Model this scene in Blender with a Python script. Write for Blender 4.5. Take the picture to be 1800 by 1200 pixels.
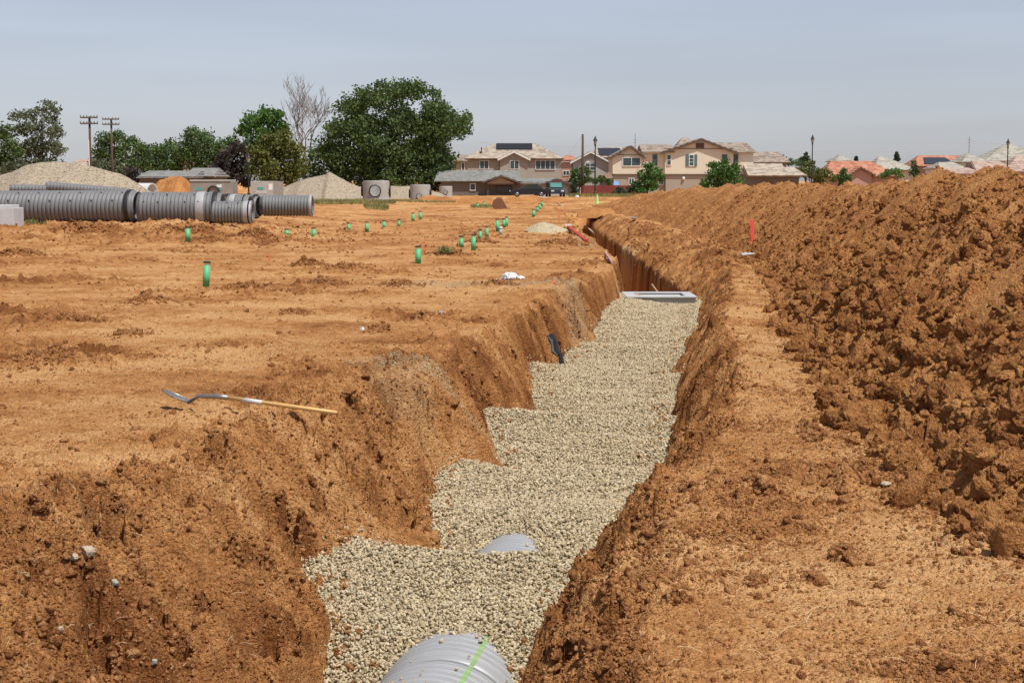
import bpy, math, random
import numpy as np
from mathutils import Vector, Matrix
# ------------------------------------------------------------------ clear
for o in list(bpy.data.objects): bpy.data.objects.remove(o)
scene = bpy.context.scene
col = scene.collection
# ------------------------------------------------------------------ camera
F = 2825.0; HZ = 318.0; EYE = 1.9
PITCH = math.atan((600 - HZ) / F)
cam = bpy.data.cameras.new('camera'); cam_o = bpy.data.objects.new('camera', cam); col.objects.link(cam_o)
cam.sensor_width = 36; cam.lens = 36 * F / 1800; cam.clip_end = 6000; cam.clip_start = 0.1
cam_o.location = (0, 0, EYE); cam_o.rotation_euler = (math.pi / 2 - PITCH, 0, 0)
scene.camera = cam_o
# ------------------------------------------------------------------ light
SUN = Vector((.52, -.60, 1.55)).normalized()
world = bpy.data.worlds.new('World'); scene.world = world; world.use_nodes = True
wn = world.node_tree.nodes; wl = world.node_tree.links
bg = wn['Background']
sky = wn.new('ShaderNodeTexSky'); sky.sky_type = 'NISHITA'; sky.sun_disc = False
sky.sun_elevation = math.asin(SUN.z); sky.sun_rotation = math.atan2(SUN.x, SUN.y)
sky.air_density = 1.0; sky.dust_density = .6; sky.ozone_density = 1.5
hs = wn.new('ShaderNodeHueSaturation'); hs.inputs['Saturation'].default_value = .42; hs.inputs['Value'].default_value = 1.0
tint = wn.new('ShaderNodeMix'); tint.data_type = 'RGBA'; tint.blend_type = 'MULTIPLY'; tint.inputs['Factor'].default_value = 1; tint.inputs['B'].default_value = (.935, .955, 1.085, 1)
wl.new(sky.outputs[0], hs.inputs['Color']); wl.new(hs.outputs[0], tint.inputs['A'])
wtc = wn.new('ShaderNodeTexCoord'); wmp = wn.new('ShaderNodeMapping'); wmp.inputs['Scale'].default_value = (2.2, 2.2, 26); wmp.inputs['Rotation'].default_value = (.04, .03, 0)
wnz = wn.new('ShaderNodeTexNoise'); wnz.inputs['Scale'].default_value = 1.4; wnz.inputs['Detail'].default_value = 5; wmr = wn.new('ShaderNodeMapRange')
wmr.inputs[1].default_value = .35; wmr.inputs[2].default_value = .75; wmr.inputs[3].default_value = .97; wmr.inputs[4].default_value = 1.07
wmx = wn.new('ShaderNodeVectorMath'); wmx.operation = 'SCALE'
wl.new(wtc.outputs['Generated'], wmp.inputs[0]); wl.new(wmp.outputs[0], wnz.inputs['Vector']); wl.new(wnz.outputs[0], wmr.inputs[0])
wl.new(tint.outputs['Result'], wmx.inputs[0]); wl.new(wmr.outputs[0], wmx.inputs['Scale']); wl.new(wmx.outputs[0], bg.inputs['Color'])
bg.inputs['Strength'].default_value = 0.09
sl = bpy.data.lights.new('sun', 'SUN'); sl.energy = 4.3; sl.angle = math.radians(.5); sl.color = (1, .95, .87)
so = bpy.data.objects.new('sun', sl); col.objects.link(so); so.location = (20, -20, 60)
so.rotation_euler = SUN.to_track_quat('Z', 'Y').to_euler()
scene.view_settings.view_transform = 'Standard'; scene.view_settings.look = 'None'
scene.view_settings.exposure = 0.14; scene.view_settings.gamma = 1
# ------------------------------------------------------------------ helpers
def ray(px, py):
    c, s = math.cos(PITCH), math.sin(PITCH)
    return Vector((px - 900, F * c + (600 - py) * s, -F * s + (600 - py) * c))
def at(px, py, Y):
    r = ray(px, py); k = Y / r.y
    return Vector((r.x * k, Y, EYE + r.z * k))
def hx(px, Y): return at(px, HZ, Y).x
def hz(py, Y): return at(900, py, Y).z
def tag(o, label=None, cat=None, group=None, kind=None):
    if label: o['label'] = label
    if cat: o['category'] = cat
    if group: o['group'] = group
    if kind: o['kind'] = kind
    return o
def empty(name, loc, label, cat, group=None):
    o = bpy.data.objects.new(name, None); col.objects.link(o); o.location = loc; o.empty_display_size = .2
    return tag(o, label, cat, group)
def npmesh(name, v, f, mat, parent=None, smooth=False, attrs=None, origin=None):
    v = np.asarray(v, dtype=np.float32)
    if parent is not None: v = v - np.array(parent.location, dtype=np.float32)
    elif origin is not None: v = v - np.array(origin, dtype=np.float32)
    f = np.asarray(f, dtype=np.int32); k = f.shape[1]
    me = bpy.data.meshes.new(name)
    me.vertices.add(len(v)); me.vertices.foreach_set('co', v.ravel())
    me.loops.add(f.size); me.loops.foreach_set('vertex_index', f.ravel())
    me.polygons.add(len(f)); me.polygons.foreach_set('loop_start', np.arange(0, f.size, k, dtype=np.int32))
    if smooth: me.polygons.foreach_set('use_smooth', np.ones(len(f), dtype=bool))
    me.update(calc_edges=True); me.validate()
    for an, av in (attrs or {}).items():
        a = me.attributes.new(an, 'FLOAT', 'POINT'); a.data.foreach_set('value', np.asarray(av, dtype=np.float32).ravel())
    me.materials.append(mat)
    o = bpy.data.objects.new(name, me); col.objects.link(o)
    if parent is not None: o.parent = parent
    elif origin is not None: o.location = origin
    return o
class MB:
    def __init__(s): s.v = []; s.f = []
    def add(s, vs, fs):
        b = len(s.v); s.v += [tuple(x) for x in vs]; s.f += [tuple(i + b for i in q) for q in fs]; return s
    def box(s, x0, x1, y0, y1, z0, z1):
        return s.add([(x, y, z) for z in (z0, z1) for y in (y0, y1) for x in (x0, x1)],
                     [(0, 2, 3, 1), (4, 5, 7, 6), (0, 1, 5, 4), (1, 3, 7, 5), (3, 2, 6, 7), (2, 0, 4, 6)])
    def slab(s, pts, n, t):
        n = Vector(n); k = len(pts); pts = [Vector(p) for p in pts]
        return s.add(pts + [p + n * t for p in pts], [tuple(range(k))[::-1], tuple(range(k, 2 * k))] + [(i, (i + 1) % k, (i + 1) % k + k, i + k) for i in range(k)])
    def tube(s, path, rad, n=8, caps=True):
        path = [Vector(p) for p in path]
        if not hasattr(rad, '__len__'): rad = [rad] * len(path)
        rings = []; prev = None
        for i, p in enumerate(path):
            d = (path[min(i + 1, len(path) - 1)] - path[max(i - 1, 0)]).normalized()
            a = prev if prev is not None else (Vector((0, 0, 1)) if abs(d.z) < .9 else Vector((1, 0, 0)))
            x = (a - d * a.dot(d)).normalized(); y = d.cross(x); prev = x
            rings.append([p + (x * math.cos(2 * math.pi * j / n) + y * math.sin(2 * math.pi * j / n)) * rad[i] for j in range(n)])
        vs = [q for r in rings for q in r]; fs = []
        for i in range(len(path) - 1):
            for j in range(n):
                a = i * n + j; b = i * n + (j + 1) % n
                fs.append((a, b, b + n, a + n))
        if caps: fs.append(tuple(range(n))[::-1]); fs.append(tuple(range((len(path) - 1) * n, len(path) * n)))
        return s.add(vs, fs)
    def lathe(s, c, axis, prof, n=24, close=False):
        # prof: list of (t along axis, radius)
        d = Vector(axis).normalized(); a = Vector((0, 0, 1)) if abs(d.z) < .9 else Vector((1, 0, 0))
        x = (a - d * a.dot(d)).normalized(); y = d.cross(x); c = Vector(c)
        vs = [c + d * t + (x * math.cos(2 * math.pi * j / n) + y * math.sin(2 * math.pi * j / n)) * r for t, r in prof for j in range(n)]
        m = len(prof); fs = []
        for i in range(m if close else m - 1):
            for j in range(n):
                a0 = i * n + j; b0 = i * n + (j + 1) % n; i2 = (i + 1) % m
                fs.append((a0, b0, i2 * n + (j + 1) % n, i2 * n + j))
        if not close:
            if prof[0][1] > 1e-4: fs.append(tuple(range(n))[::-1])
            if prof[-1][1] > 1e-4: fs.append(tuple(range((m - 1) * n, m * n)))
        return s.add(vs, fs)
    def build(s, name, mat, parent=None, smooth=False, origin=None, bevel=0):
        off = Vector(parent.location) if parent is not None else Vector(origin or (0, 0, 0))
        me = bpy.data.meshes.new(name)
        me.from_pydata([tuple(Vector(p) - off) for p in s.v], [], s.f); me.validate(); me.update()
        me.materials.append(mat)
        o = bpy.data.objects.new(name, me); col.objects.link(o)
        if parent is not None: o.parent = parent
        else: o.location = off
        if smooth:
            for p in me.polygons: p.use_smooth = True
        if bevel:
            m = o.modifiers.new('bevel', 'BEVEL'); m.width = bevel; m.segments = 2; m.limit_method = 'ANGLE'
        return o
# noise ------------------------------------------------------------
def h2(ix, iy, seed):
    h = (ix.astype(np.int64) * 374761393 + iy.astype(np.int64) * 668265263 + seed * 1442695041) & 0xffffffff
    h = ((h ^ (h >> 13)) * 1274126177) & 0xffffffff
    h = ((h ^ (h >> 16)) * 2246822519) & 0xffffffff
    return ((h ^ (h >> 15)) & 0xffffff) / float(0x1000000)
def gn(x, y, seed=0):
    x = np.asarray(x, dtype=np.float64); y = np.asarray(y, dtype=np.float64)
    ix = np.floor(x); iy = np.floor(y); fx = x - ix; fy = y - iy
    u = fx * fx * fx * (fx * (fx * 6 - 15) + 10); v = fy * fy * fy * (fy * (fy * 6 - 15) + 10)
    def g(a, b, dx, dy):
        t = h2(a, b, seed) * 2 * math.pi
        return np.cos(t) * dx + np.sin(t) * dy
    n00 = g(ix, iy, fx, fy); n10 = g(ix + 1, iy, fx - 1, fy); n01 = g(ix, iy + 1, fx, fy - 1); n11 = g(ix + 1, iy + 1, fx - 1, fy - 1)
    return 1.4 * ((n00 * (1 - u) + n10 * u) * (1 - v) + (n01 * (1 - u) + n11 * u) * v)
def fbm(x, y, octv, seed=0, gain=.5):
    s = 0; a = 1
    for i in range(octv):
        s = s + a * gn(x * 2 ** i + 17.3 * i, y * 2 ** i - 9.1 * i, seed + i); a *= gain
    return s
def worley(x, y, seed=0):
    ix = np.floor(x); iy = np.floor(y); best = np.full(np.shape(x), 9.0); val = np.zeros(np.shape(x))
    for dx in (-1, 0, 1):
        for dy in (-1, 0, 1):
            cx = ix + dx; cy = iy + dy
            d = (cx + h2(cx, cy, seed) - x) ** 2 + (cy + h2(cx, cy, seed + 7) - y) ** 2
            m = d < best; best = np.where(m, d, best); val = np.where(m, h2(cx, cy, seed + 13), val)
    return np.sqrt(best), val
def bil(x, y, octv, seed=0, gain=.5):
    s = 0; a = 1
    for i in range(octv):
        s = s + a * np.abs(gn(x * 2.1 ** i + 13.7 * i, y * 2.1 ** i - 7.7 * i, seed + i)); a *= gain
    return s
def sst(a, b, x):
    t = np.clip((x - a) / (b - a), 0, 1); return t * t * (3 - 2 * t)
# ------------------------------------------------------------------ terrain functions
def ax(Y): return np.interp(Y, [-20, 10.2, 34, 38, 95, 110], [-4.78, -.4, 3.05, 3.45, 3.95, 4.0])
FL_Y = [0, 10.2, 11.7, 12.3, 13, 13.9, 15.4, 16, 17, 18.4, 19.4, 20.2, 22.5, 24.6, 26.2, 28, 31, 34, 37, 110]
FL_U = [.7, .75, 1.2, .62, .5, .8, 1.0, .5, .7, 1.05, .56, .7, 1.02, .85, .5, .6, .8, .72, .65, .65]
FR_Y = [0, 10.2, 11.7, 14, 15.9, 16.8, 18.5, 21, 23, 25, 28, 33, 37, 110]
FR_U = [.55, .58, .86, .98, 1.16, .98, 1.03, .9, .74, .84, .86, .78, .62, .6]
CL_Y = [0, 9.2, 11.1, 14.4, 16.7, 19.7, 25.3, 31, 36, 110]
CL_U = [2.7, 2.5, 2.2, 1.85, 1.45, 1.42, 1.4, 1.15, .98, .9]
GZ_Y = [6, 9.5, 10.05, 10.5, 11.0, 11.7, 12.4, 13.2, 14, 15.4, 16.2, 17.2, 18.4, 19.5, 20.6, 22.5, 23.8, 25.5, 27, 29, 31, 35.5, 36.5]
GZ_Z = [-1.74, -1.66, -1.37, -1.14, -1.03, -.86, -1.14, -1.24, -1.06, -.90, -1.10, -.97, -.80, -1.01, -.92, -.75, -.96, -.74, -.86, -.74, -.72, -.69, -1.6]
def gravel_z(u, Y):
    w = u + 0
    Yw = Y + .25 * gn(Y * .5, u * .8, 55) - .12 * u * u + .22 * u
    z = np.interp(Yw, GZ_Y, GZ_Z)
    z = z + .07 * sst(31, 34, Y) * sst(.3, -.8, u) + .12 * np.exp(-((Y - 13.1) / 1.0) ** 2) * sst(-.15, .35, u) + .05 * fbm(u / 1.1, Y / 1.1, 3, 50) + .06 * np.clip(-u - .4, 0, 1) + .012 * fbm(u / .2, Y / .2, 2, 51)
    return z
PITS = []; MOUNDS = []
def soil_z(X, Y):
    """ground without the spoil heap; returns z, bank weight, tone"""
    X = np.asarray(X, dtype=np.float64); Y = np.asarray(Y, dtype=np.float64)
    far = sst(25, 60, Y)
    u = X - ax(Y)
    jag = .10 * fbm(Y / .55, u / 1.6, 4, 3) * (1 - .3 * far) + .05 * gn(Y / .13, u / .5, 4) * (1 - far)
    fl = np.interp(Y, FL_Y, FL_U) + .7 * jag; fr = np.interp(Y, FR_Y, FR_U) + .5 * jag
    cl = np.interp(Y, CL_Y, CL_U) + .12 * gn(Y / 1.5, 0 * Y, 5); cr = fr + np.interp(Y, [0, 9, 14, 34, 38, 60, 110], [1.0, .95, .85, .95, 1.9, 1.9, .9])
    seg2 = sst(34.5, 37, Y)
    tl = np.clip((-u - fl) / np.maximum(cl - fl, .15), 0, 1); tr = np.clip((u - fr) / (cr - fr), 0, 1)
    depth = -(1.9 + .8 * seg2) * (1 - sst(92, 100, Y))
    # steep toe then easing slope
    def prof(t, k, p): return np.clip(t / .06, 0, 1) * k + (1 - k) * (1 - (1 - t) ** p) 
    pl = prof(tl, .38, 1.35); pr = prof(tr, .40 + .28 * seg2, 1.5)
    p = np.where(u < 0, pl, pr); t = np.where(u < 0, tl, tr)
    z = depth * (1 - p)
    bank = np.where((t > 0) & (t < 1), np.minimum(1, 6 * t) * (1 - sst(.75, 1, t)), 0) * (1 - sst(96, 104, Y))
    inside = (t <= 0)
    plain = 1 - sst(0, 1, np.clip(1.15 - t, 0, 1) * 4) * 1.0
    flat = sst(.85, 1.0, t)
    # large relief
    left = 1 - sst(-.5, .5, u)
    z = z + (.05 * fbm(X / 5, Y / 5, 3, 11) + .02 * fbm(X / 1.4, Y / 1.0, 2, 12)) * flat
    z = z + .10 * sst(30, 60, Y) * fbm(X / 9, Y / 14, 3, 14) * left * flat
    z = z + .32 * sst(45, 57, Y) * (1 - sst(95, 120, Y)) * (1 - sst(-11.5, -6.5, X)) 
    # ruts across the plain (machine tracks running left-right)
    rut = gn(X / 9, (Y + .06 * X) / .42, 21); z = z + .007 * rut * flat * (1 - far)
    # rough clod zones
    rz = sst(.05, .5, gn(X / 2.6, Y / 3.2, 31) + .35 * gn(X / .9, Y / 1.1, 32))
    near_edge = (1 - sst(0, np.where(u < 0, 1.0, .35), np.abs(u) - np.where(u < 0, cl, cr))) * .6
    zone = sst(44, 50, Y) * (1 - sst(60, 66, Y)) * (1 - sst(-8, -5, X))
    rough = np.clip(rz * .8 + near_edge + .9 * bank + zone * .7 + .2, 0, 1.2)
    bench = sst(.3, 1.2, u) * flat * (1 - sst(26, 36, Y)); rough = rough * (1 - .62 * bench)
    z = z + bench * .007 * gn(X / .7, Y / .06, 39) * (1 - far)
    d1, v1 = worley(X / .16, Y / .2, 41); d2, v2 = worley(X / .07, Y / .085, 42); d3, v3 = worley(X / .38, Y / .45, 43)
    cl1 = np.clip(.62 - d1, 0, 1) * (v1 > .55); cl2 = np.clip(.6 - d2, 0, 1) * (v2 > .45); cl3 = np.clip(.6 - d3, 0, 1) * (v3 > .7)
    z = z + rough * (.10 * cl1 + .045 * cl2 + .085 * cl3 * (1 - .3 * flat)) * np.where(inside, 0, 1)
    z = z + (.012 + .02 * rough) * fbm(X / .22, Y / .26, 3, 44) * np.where(inside, .3, 1)
    clus = sst(.02, .45, gn(X / .8 + 5, Y / .7, 48) + .4 * gn(X / .3, Y / .3, 49))
    z = z + np.where(inside, 0, 1) * ((.012 + rough * (.035 + (.07 + .07 * bank) * clus)) * (bil(X / .27, Y / .27, 3, 141, .62) - .45) * (1 - .3 * far) + rough * (.008 + .03 * clus) * (bil(X / .06, Y / .06, 2, 144, .6) - .4) * (1 - sst(12, 22, Y)) + bank * .10 * (bil(u / .5, Y / .35, 4, 143, .6) - .4))
    z = z + zone * (.22 * (bil(X / 1.5, Y / 1.8, 3, 145) - .4))
    # gouges that run down the banks
    g = gn(Y / .16 - u * .6, u / 1.1, 45) + .45 * gn(Y / .07 - u, u / .6, 145); g2 = gn(Y / .5 - u * .5, u / 2.0, 46)
    z = z + bank * (.04 * g + .12 * g2)
    holes = sst(.22, .34, gn(X / .34, Y / .22, 47) * (.6 + .6 * clus)); z = z - (bank + .12 * rough) * (holes * .22 + (.02 + .08 * clus) * sst(.25, .4, gn(X / .13, Y / .10, 247)) + (.012 + .03 * clus) * sst(.2, .4, gn(X / .05, Y / .045, 248)) * (1 - far))
    tone = .44 + .34 * gn(X / 2.6, Y / 2.4, 61) + .10 * rough + .16 * gn(X / 7, (Y + .05 * X) / .8, 62) * flat + .26 * gn(X / 1.0, Y / .9, 65) + .18 * gn(X / .12, Y / .12, 66) + .15 * gn(X / .5, Y / .35, 63) + .16 * bank + .1 * rz * flat
    tone = tone + .30 * clus * np.minimum(rough, 1) - .12 - .12 * bench
    tone = tone + .25 * sst(38, 60, Y) * gn(X / 6 + 3, Y / 9, 64)
    for x0, y0, r, dp in PITS:
        m = (np.abs(X - x0) < 2 * r) & (np.abs(Y - y0) < 3 * r)
        if not m.any(): continue
        dx = X[m] - x0; dy = (Y[m] - y0) * .6; d = np.sqrt(dx ** 2 + dy ** 2) / r + .45 * gn(X[m] / (r * .8), Y[m] / (r * .8), 201) + .2 * gn(X[m] / (r * .3), Y[m] / (r * .3), 202)
        z[m] = z[m] - dp * (1 - sst(.5, .75, d)) + .25 * dp * sst(.6, .8, d) * (1 - sst(.85, 1.2, d)); tone[m] = tone[m] + .3 * (1 - sst(.6, 1.3, d))
    for x0, y0, rx, ry, h in MOUNDS:
        m = (np.abs(X - x0) < 1.5 * rx) & (np.abs(Y - y0) < 1.5 * ry)
        if not m.any(): continue
        d = ((X[m] - x0) / rx) ** 2 + ((Y[m] - y0) / ry) ** 2 + .5 * gn(X[m] / (.5 * rx), Y[m] / (.5 * ry), 203); k = np.clip(1 - d, 0, 1)
        z[m] = z[m] + k * h * (1 + 1.2 * (bil(X[m] / .14, Y[m] / .14, 2, 204) - .3)); tone[m] = tone[m] + .35 * np.sqrt(k)
    return z, bank, tone
def gz(x, y): return float(soil_z(np.array([x]), np.array([y]))[0][0])
TOE_Y = [0, 6, 8, 9.2, 10.5, 12.4, 14.8, 19.7, 29.5, 42, 70, 100, 128]
TOE_X = [3.5, 3.05, 2.8, 2.6, 2.75, 2.9, 3.12, 3.62, 4.9, 6.2, 6.6, 6.0, 5.9]
RD_Y = [0, 8, 18, 30, 51, 95, 115, 128]
RD_X = [5.8, 5.0, 5.75, 7.4, 9.1, 9.0, 8.2, 8.0]
HT_Y = [0, 8, 12, 18, 24, 30, 40, 51, 70, 95, 112, 122, 128]
HT_Z = [1.7, 1.85, 1.92, 2.08, 2.10, 2.04, 1.86, 1.92, 1.74, 1.42, .85, .3, -.3]
def heap_slide(X, Y, w):
    q = Y + (X - np.interp(Y, TOE_Y, TOE_X)) * -.35
    return sst(.0, .35, gn(q / .9, X / 2.2, 171) + .45 * (w - .45) + .25 * gn(q / .35, X / .8, 172)) * sst(.12, .35, w)
def heap_z(X, Y, fine=True):
    X = np.asarray(X, dtype=np.float64); Y = np.asarray(Y, dtype=np.float64)
    k = 1 + Y / 60
    toe = np.interp(Y, TOE_Y, TOE_X) + .28 * gn(Y / 1.7, 0 * Y, 71) + .12 * gn(Y / .5, 0 * Y, 72)
    rd = np.interp(Y, RD_Y, RD_X) + .3 * gn(Y / 4, 0 * Y, 73)
    h = np.interp(Y, HT_Y, HT_Z); skew = Y + (X - toe) * -.35
    h = h + (.24 * gn(skew / 3.6, 0 * Y, 74) + .07 * gn(skew / 1.7, 0 * Y, 75)) * np.clip(h, 0, 1)
    w = (X - toe) / (rd - toe)
    front = h * np.where(w < 1, 1.10 * w - .10 * w * w, 9)
    back = h - (X - rd) * .8 * (1 + 0 * w)
    z = np.minimum(front, back); z = np.where(w < 0, w * 1.2, z)
    z = z - .10 * np.exp(-((w - 1) / .12) ** 2) 
    inh = sst(-.05, .15, w)
    z = z + inh * (.10 * gn(skew / 1.5, X / 4, 76) + .05 * gn(skew / .5, X / 1.6, 77))
    slide = heap_slide(X, Y, w)
    d3, v3 = worley(X / .5, Y / .55, 83)
    nr = 1 - .35 * sst(16, 34, Y)
    low = (1 - .30 * sst(.3, .8, w)) * (1 - .45 * sst(.8, .95, w))
    z = z + inh * nr * low * (1 - .8 * slide) * (.18 * (bil(X / .42, Y / .42, 3, 181, .62) - .4) + .22 * np.clip(.55 - d3, 0, 1) * (v3 > .6))
    z = z + inh * (.045 * (bil(X / .09, Y / .09, 2, 84, .6) - .4) * (1 - sst(11, 20, Y)) * (1 - .5 * slide) + .10 * sst(20, 50, Y) * (bil(X / .9, Y / 1.1, 3, 85, .7) - .5))
    z = z - inh * .10 * sst(.45, .65, gn(X / .5, Y / .4, 86)) * nr
    return z, w
def grid_faces(nr, nc):
    i = np.arange((nr - 1) * (nc - 1)); r = i // (nc - 1); c = i % (nc - 1); a = r * nc + c
    return np.stack([a, a + 1, a + nc + 1, a + nc], 1)
# ------------------------------------------------------------------ materials
def newmat(name):
    m = bpy.data.materials.new(name); m.use_nodes = True; n = m.node_tree.nodes; l = m.node_tree.links
    return m, n, l, n['Principled BSDF']
def plain(name, c, rough=.7, metal=0, var=.12, scale=8, bump=0):
    m, n, l, b = newmat(name)
    tc = n.new('ShaderNodeTexCoord'); nz = n.new('ShaderNodeTexNoise'); nz.inputs['Scale'].default_value = scale; nz.inputs['Detail'].default_value = 5
    l.new(tc.outputs['Object'], nz.inputs['Vector'])
    mx = n.new('ShaderNodeMix'); mx.data_type = 'RGBA'
    mx.inputs['A'].default_value = (*[x * (1 - var) for x in c], 1); mx.inputs['B'].default_value = (*[min(1, x * (1 + var)) for x in c], 1)
    l.new(nz.outputs[0], mx.inputs['Factor']); l.new(mx.outputs['Result'], b.inputs['Base Color'])
    b.inputs['Roughness'].default_value = rough; b.inputs['Metallic'].default_value = metal
    if bump:
        bp = n.new('ShaderNodeBump'); bp.inputs['Strength'].default_value = .6; bp.inputs['Distance'].default_value = bump
        l.new(nz.outputs[0], bp.inputs['Height']); l.new(bp.outputs[0], b.inputs['Normal'])
    return m
def ramp(n, stops):
    r = n.new('ShaderNodeValToRGB'); e = r.color_ramp.elements
    while len(e) > 1: e.remove(e[0])
    e[0].position = stops[0][0]; e[0].color = (*stops[0][1], 1)
    for p, c in stops[1:]:
        q = e.new(p); q.color = (*c, 1)
    return r
def soil_mat(name, pale, mid, dark, attr=True, island=False):
    m, n, l, b = newmat(name)
    tc = n.new('ShaderNodeTexCoord')
    def noise(sc, det=4, stretch=None):
        nz = n.new('ShaderNodeTexNoise'); nz.inputs['Scale'].default_value = sc; nz.inputs['Detail'].default_value = det; nz.inputs['Roughness'].default_value = .62
        if stretch:
            mp = n.new('ShaderNodeMapping'); mp.inputs['Scale'].default_value = stretch; l.new(tc.outputs['Object'], mp.inputs[0]); l.new(mp.outputs[0], nz.inputs['Vector'])
        else: l.new(tc.outputs['Object'], nz.inputs['Vector'])
        return nz
    def math_(op, a, b_):
        q = n.new('ShaderNodeMath'); q.operation = op
        for i, v in enumerate((a, b_)):
            if isinstance(v, (int, float)): q.inputs[i].default_value = v
            else: l.new(v, q.inputs[i])
        return q.outputs[0]
    n1 = noise(9, 6); n2 = noise(55, 4); n3 = noise(1.3, 3)
    f = math_('MULTIPLY', math_('SUBTRACT', n1.outputs[0], .5), 1.1)
    f = math_('ADD', f, math_('MULTIPLY', math_('SUBTRACT', n2.outputs[0], .5), 1.0))
    f = math_('ADD', f, math_('MULTIPLY', math_('SUBTRACT', n3.outputs[0], .5), .5))
    if attr:
        a = n.new('ShaderNodeAttribute'); a.attribute_name = 'tone'; f = math_('ADD', f, a.outputs['Fac'])
    elif island:
        g = n.new('ShaderNodeNewGeometry'); f = math_('ADD', f, math_('ADD', math_('MULTIPLY', g.outputs['Random Per Island'], .5), .3))
    else: f = math_('ADD', f, .5)
    r = ramp(n, [(.05, pale), (.5, mid), (1.0, dark)]); l.new(f, r.inputs[0])
    colr = r.outputs[0]
    if attr:
        a2 = n.new('ShaderNodeAttribute'); a2.attribute_name = 'grit'
        v = n.new('ShaderNodeTexVoronoi'); v.inputs['Scale'].default_value = 26; l.new(tc.outputs['Object'], v.inputs['Vector'])
        r2 = ramp(n, [(0, (.36, .25, .13)), (.4, (.46, .34, .19)), (1, (.58, .46, .30))]); l.new(v.outputs['Color'], r2.inputs[0])
        mx = n.new('ShaderNodeMix'); mx.data_type = 'RGBA'; l.new(colr, mx.inputs['A']); l.new(r2.outputs[0], mx.inputs['B'])
        th = math_('ADD', a2.outputs['Fac'], math_('MULTIPLY', math_('SUBTRACT', n2.outputs[0], .5), 1.2))
        rr = n.new('ShaderNodeMapRange'); rr.inputs[1].default_value = .35; rr.inputs[2].default_value = .65; l.new(th, rr.inputs[0])
        mm = math_('MULTIPLY', rr.outputs[0], math_('GREATER_THAN', a2.outputs['Fac'], .02))
        mm = math_('MULTIPLY', mm, .35); l.new(mm, mx.inputs['Factor']); colr = mx.outputs['Result']
    l.new(colr, b.inputs['Base Color']); b.inputs['Roughness'].default_value = 1; b.inputs['Specular IOR Level'].default_value = .1
    bp = n.new('ShaderNodeBump'); bp.inputs['Strength'].default_value = 1; bp.inputs['Distance'].default_value = .022
    wv = n.new('ShaderNodeVectorMath'); wv.operation = 'MULTIPLY_ADD'; wv.inputs[1].default_value = (.03, .03, .03); l.new(n2.outputs['Color'], wv.inputs[0]); l.new(tc.outputs['Object'], wv.inputs[2])
    va = n.new('ShaderNodeTexVoronoi'); va.inputs['Scale'].default_value = 34; l.new(wv.outputs[0], va.inputs['Vector'])
    vb = n.new('ShaderNodeTexVoronoi'); vb.inputs['Scale'].default_value = 90; l.new(wv.outputs[0], vb.inputs['Vector'])
    hh = math_('ADD', n2.outputs[0], math_('MULTIPLY', n1.outputs[0], 1.2)); hh = math_('SUBTRACT', hh, math_('MULTIPLY', va.outputs['Distance'], 1.3)); hh = math_('SUBTRACT', hh, math_('MULTIPLY', vb.outputs['Distance'], .6)); l.new(hh, bp.inputs['Height'])
    l.new(bp.outputs[0], b.inputs['Normal'])
    return m
M = {}
M['soil'] = soil_mat('soil', (.70, .40, .175), (.52, .240, .085), (.25, .095, .032))
M['heap'] = soil_mat('loose_soil', (.62, .32, .12), (.465, .206, .071), (.24, .09, .03))
M['clod'] = soil_mat('clod_soil', (.62, .32, .12), (.45, .20, .069), (.23, .087, .03), attr=False, island=True)
M['crumb'] = soil_mat('crumb_soil', (.60, .325, .14), (.435, .195, .074), (.22, .082, .03), attr=False, island=True)
def stone_mat(name, island=True, scale=26, k=1.0):
    m, n, l, b = newmat(name)
    r = ramp(n, [(0, (.17, .13, .08)), (.12, (.34, .268, .162)), (.35, (.47, .38, .235)), (.62, (.54, .445, .285)), (.85, (.40, .35, .255)), (1, (.67, .57, .40))])
    for e in r.color_ramp.elements: e.color = (e.color[0] * k, e.color[1] * k, e.color[2] * k * (1.12 if k < 1 else 1), 1)
    if island:
        g = n.new('ShaderNodeNewGeometry'); l.new(g.outputs['Random Per Island'], r.inputs[0])
    else:
        tc = n.new('ShaderNodeTexCoord'); v = n.new('ShaderNodeTexVoronoi'); v.inputs['Scale'].default_value = scale
        l.new(tc.outputs['Object'], v.inputs['Vector']); s = n.new('ShaderNodeSeparateColor'); l.new(v.outputs['Color'], s.inputs[0]); l.new(s.outputs[0], r.inputs[0])
        bp = n.new('ShaderNodeBump'); bp.inputs['Distance'].default_value = .5 / scale; bp.inputs['Strength'].default_value = 1; bp.invert = True
        l.new(v.outputs['Distance'], bp.inputs['Height']); l.new(bp.outputs[0], b.inputs['Normal'])
    l.new(r.outputs[0], b.inputs['Base Color']); b.inputs['Roughness'].default_value = .95; b.inputs['Specular IOR Level'].default_value = .2
    return m
M['stone'] = stone_mat('gravel_stone'); M['gravel'] = stone_mat('gravel_bed', False, 28); M['pile'] = stone_mat('gravel_pile', False, 13, .74)
M['pipe'] = plain('grey_pipe', (.165, .168, .175), .55, 0, .15, 3); M['pipe_pale'] = plain('pale_grey_pipe', (.33, .34, .355), .42, .05, .12, 5); M['pipe_in'] = plain('pipe_liner', (.15, .15, .15), .6, 0, .1, 2)
M['rubber'] = plain('black_rubber', (.018, .018, .02), .5); M['bell'] = plain('pale_bell', (.37, .373, .38), .4, .0, .1, 3)
M['rivet'] = plain('dark_rivet', (.06, .06, .065), .5)
def concrete(name, c): 
    return plain(name, c, .9, 0, .22, 2.5, .01)
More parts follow.
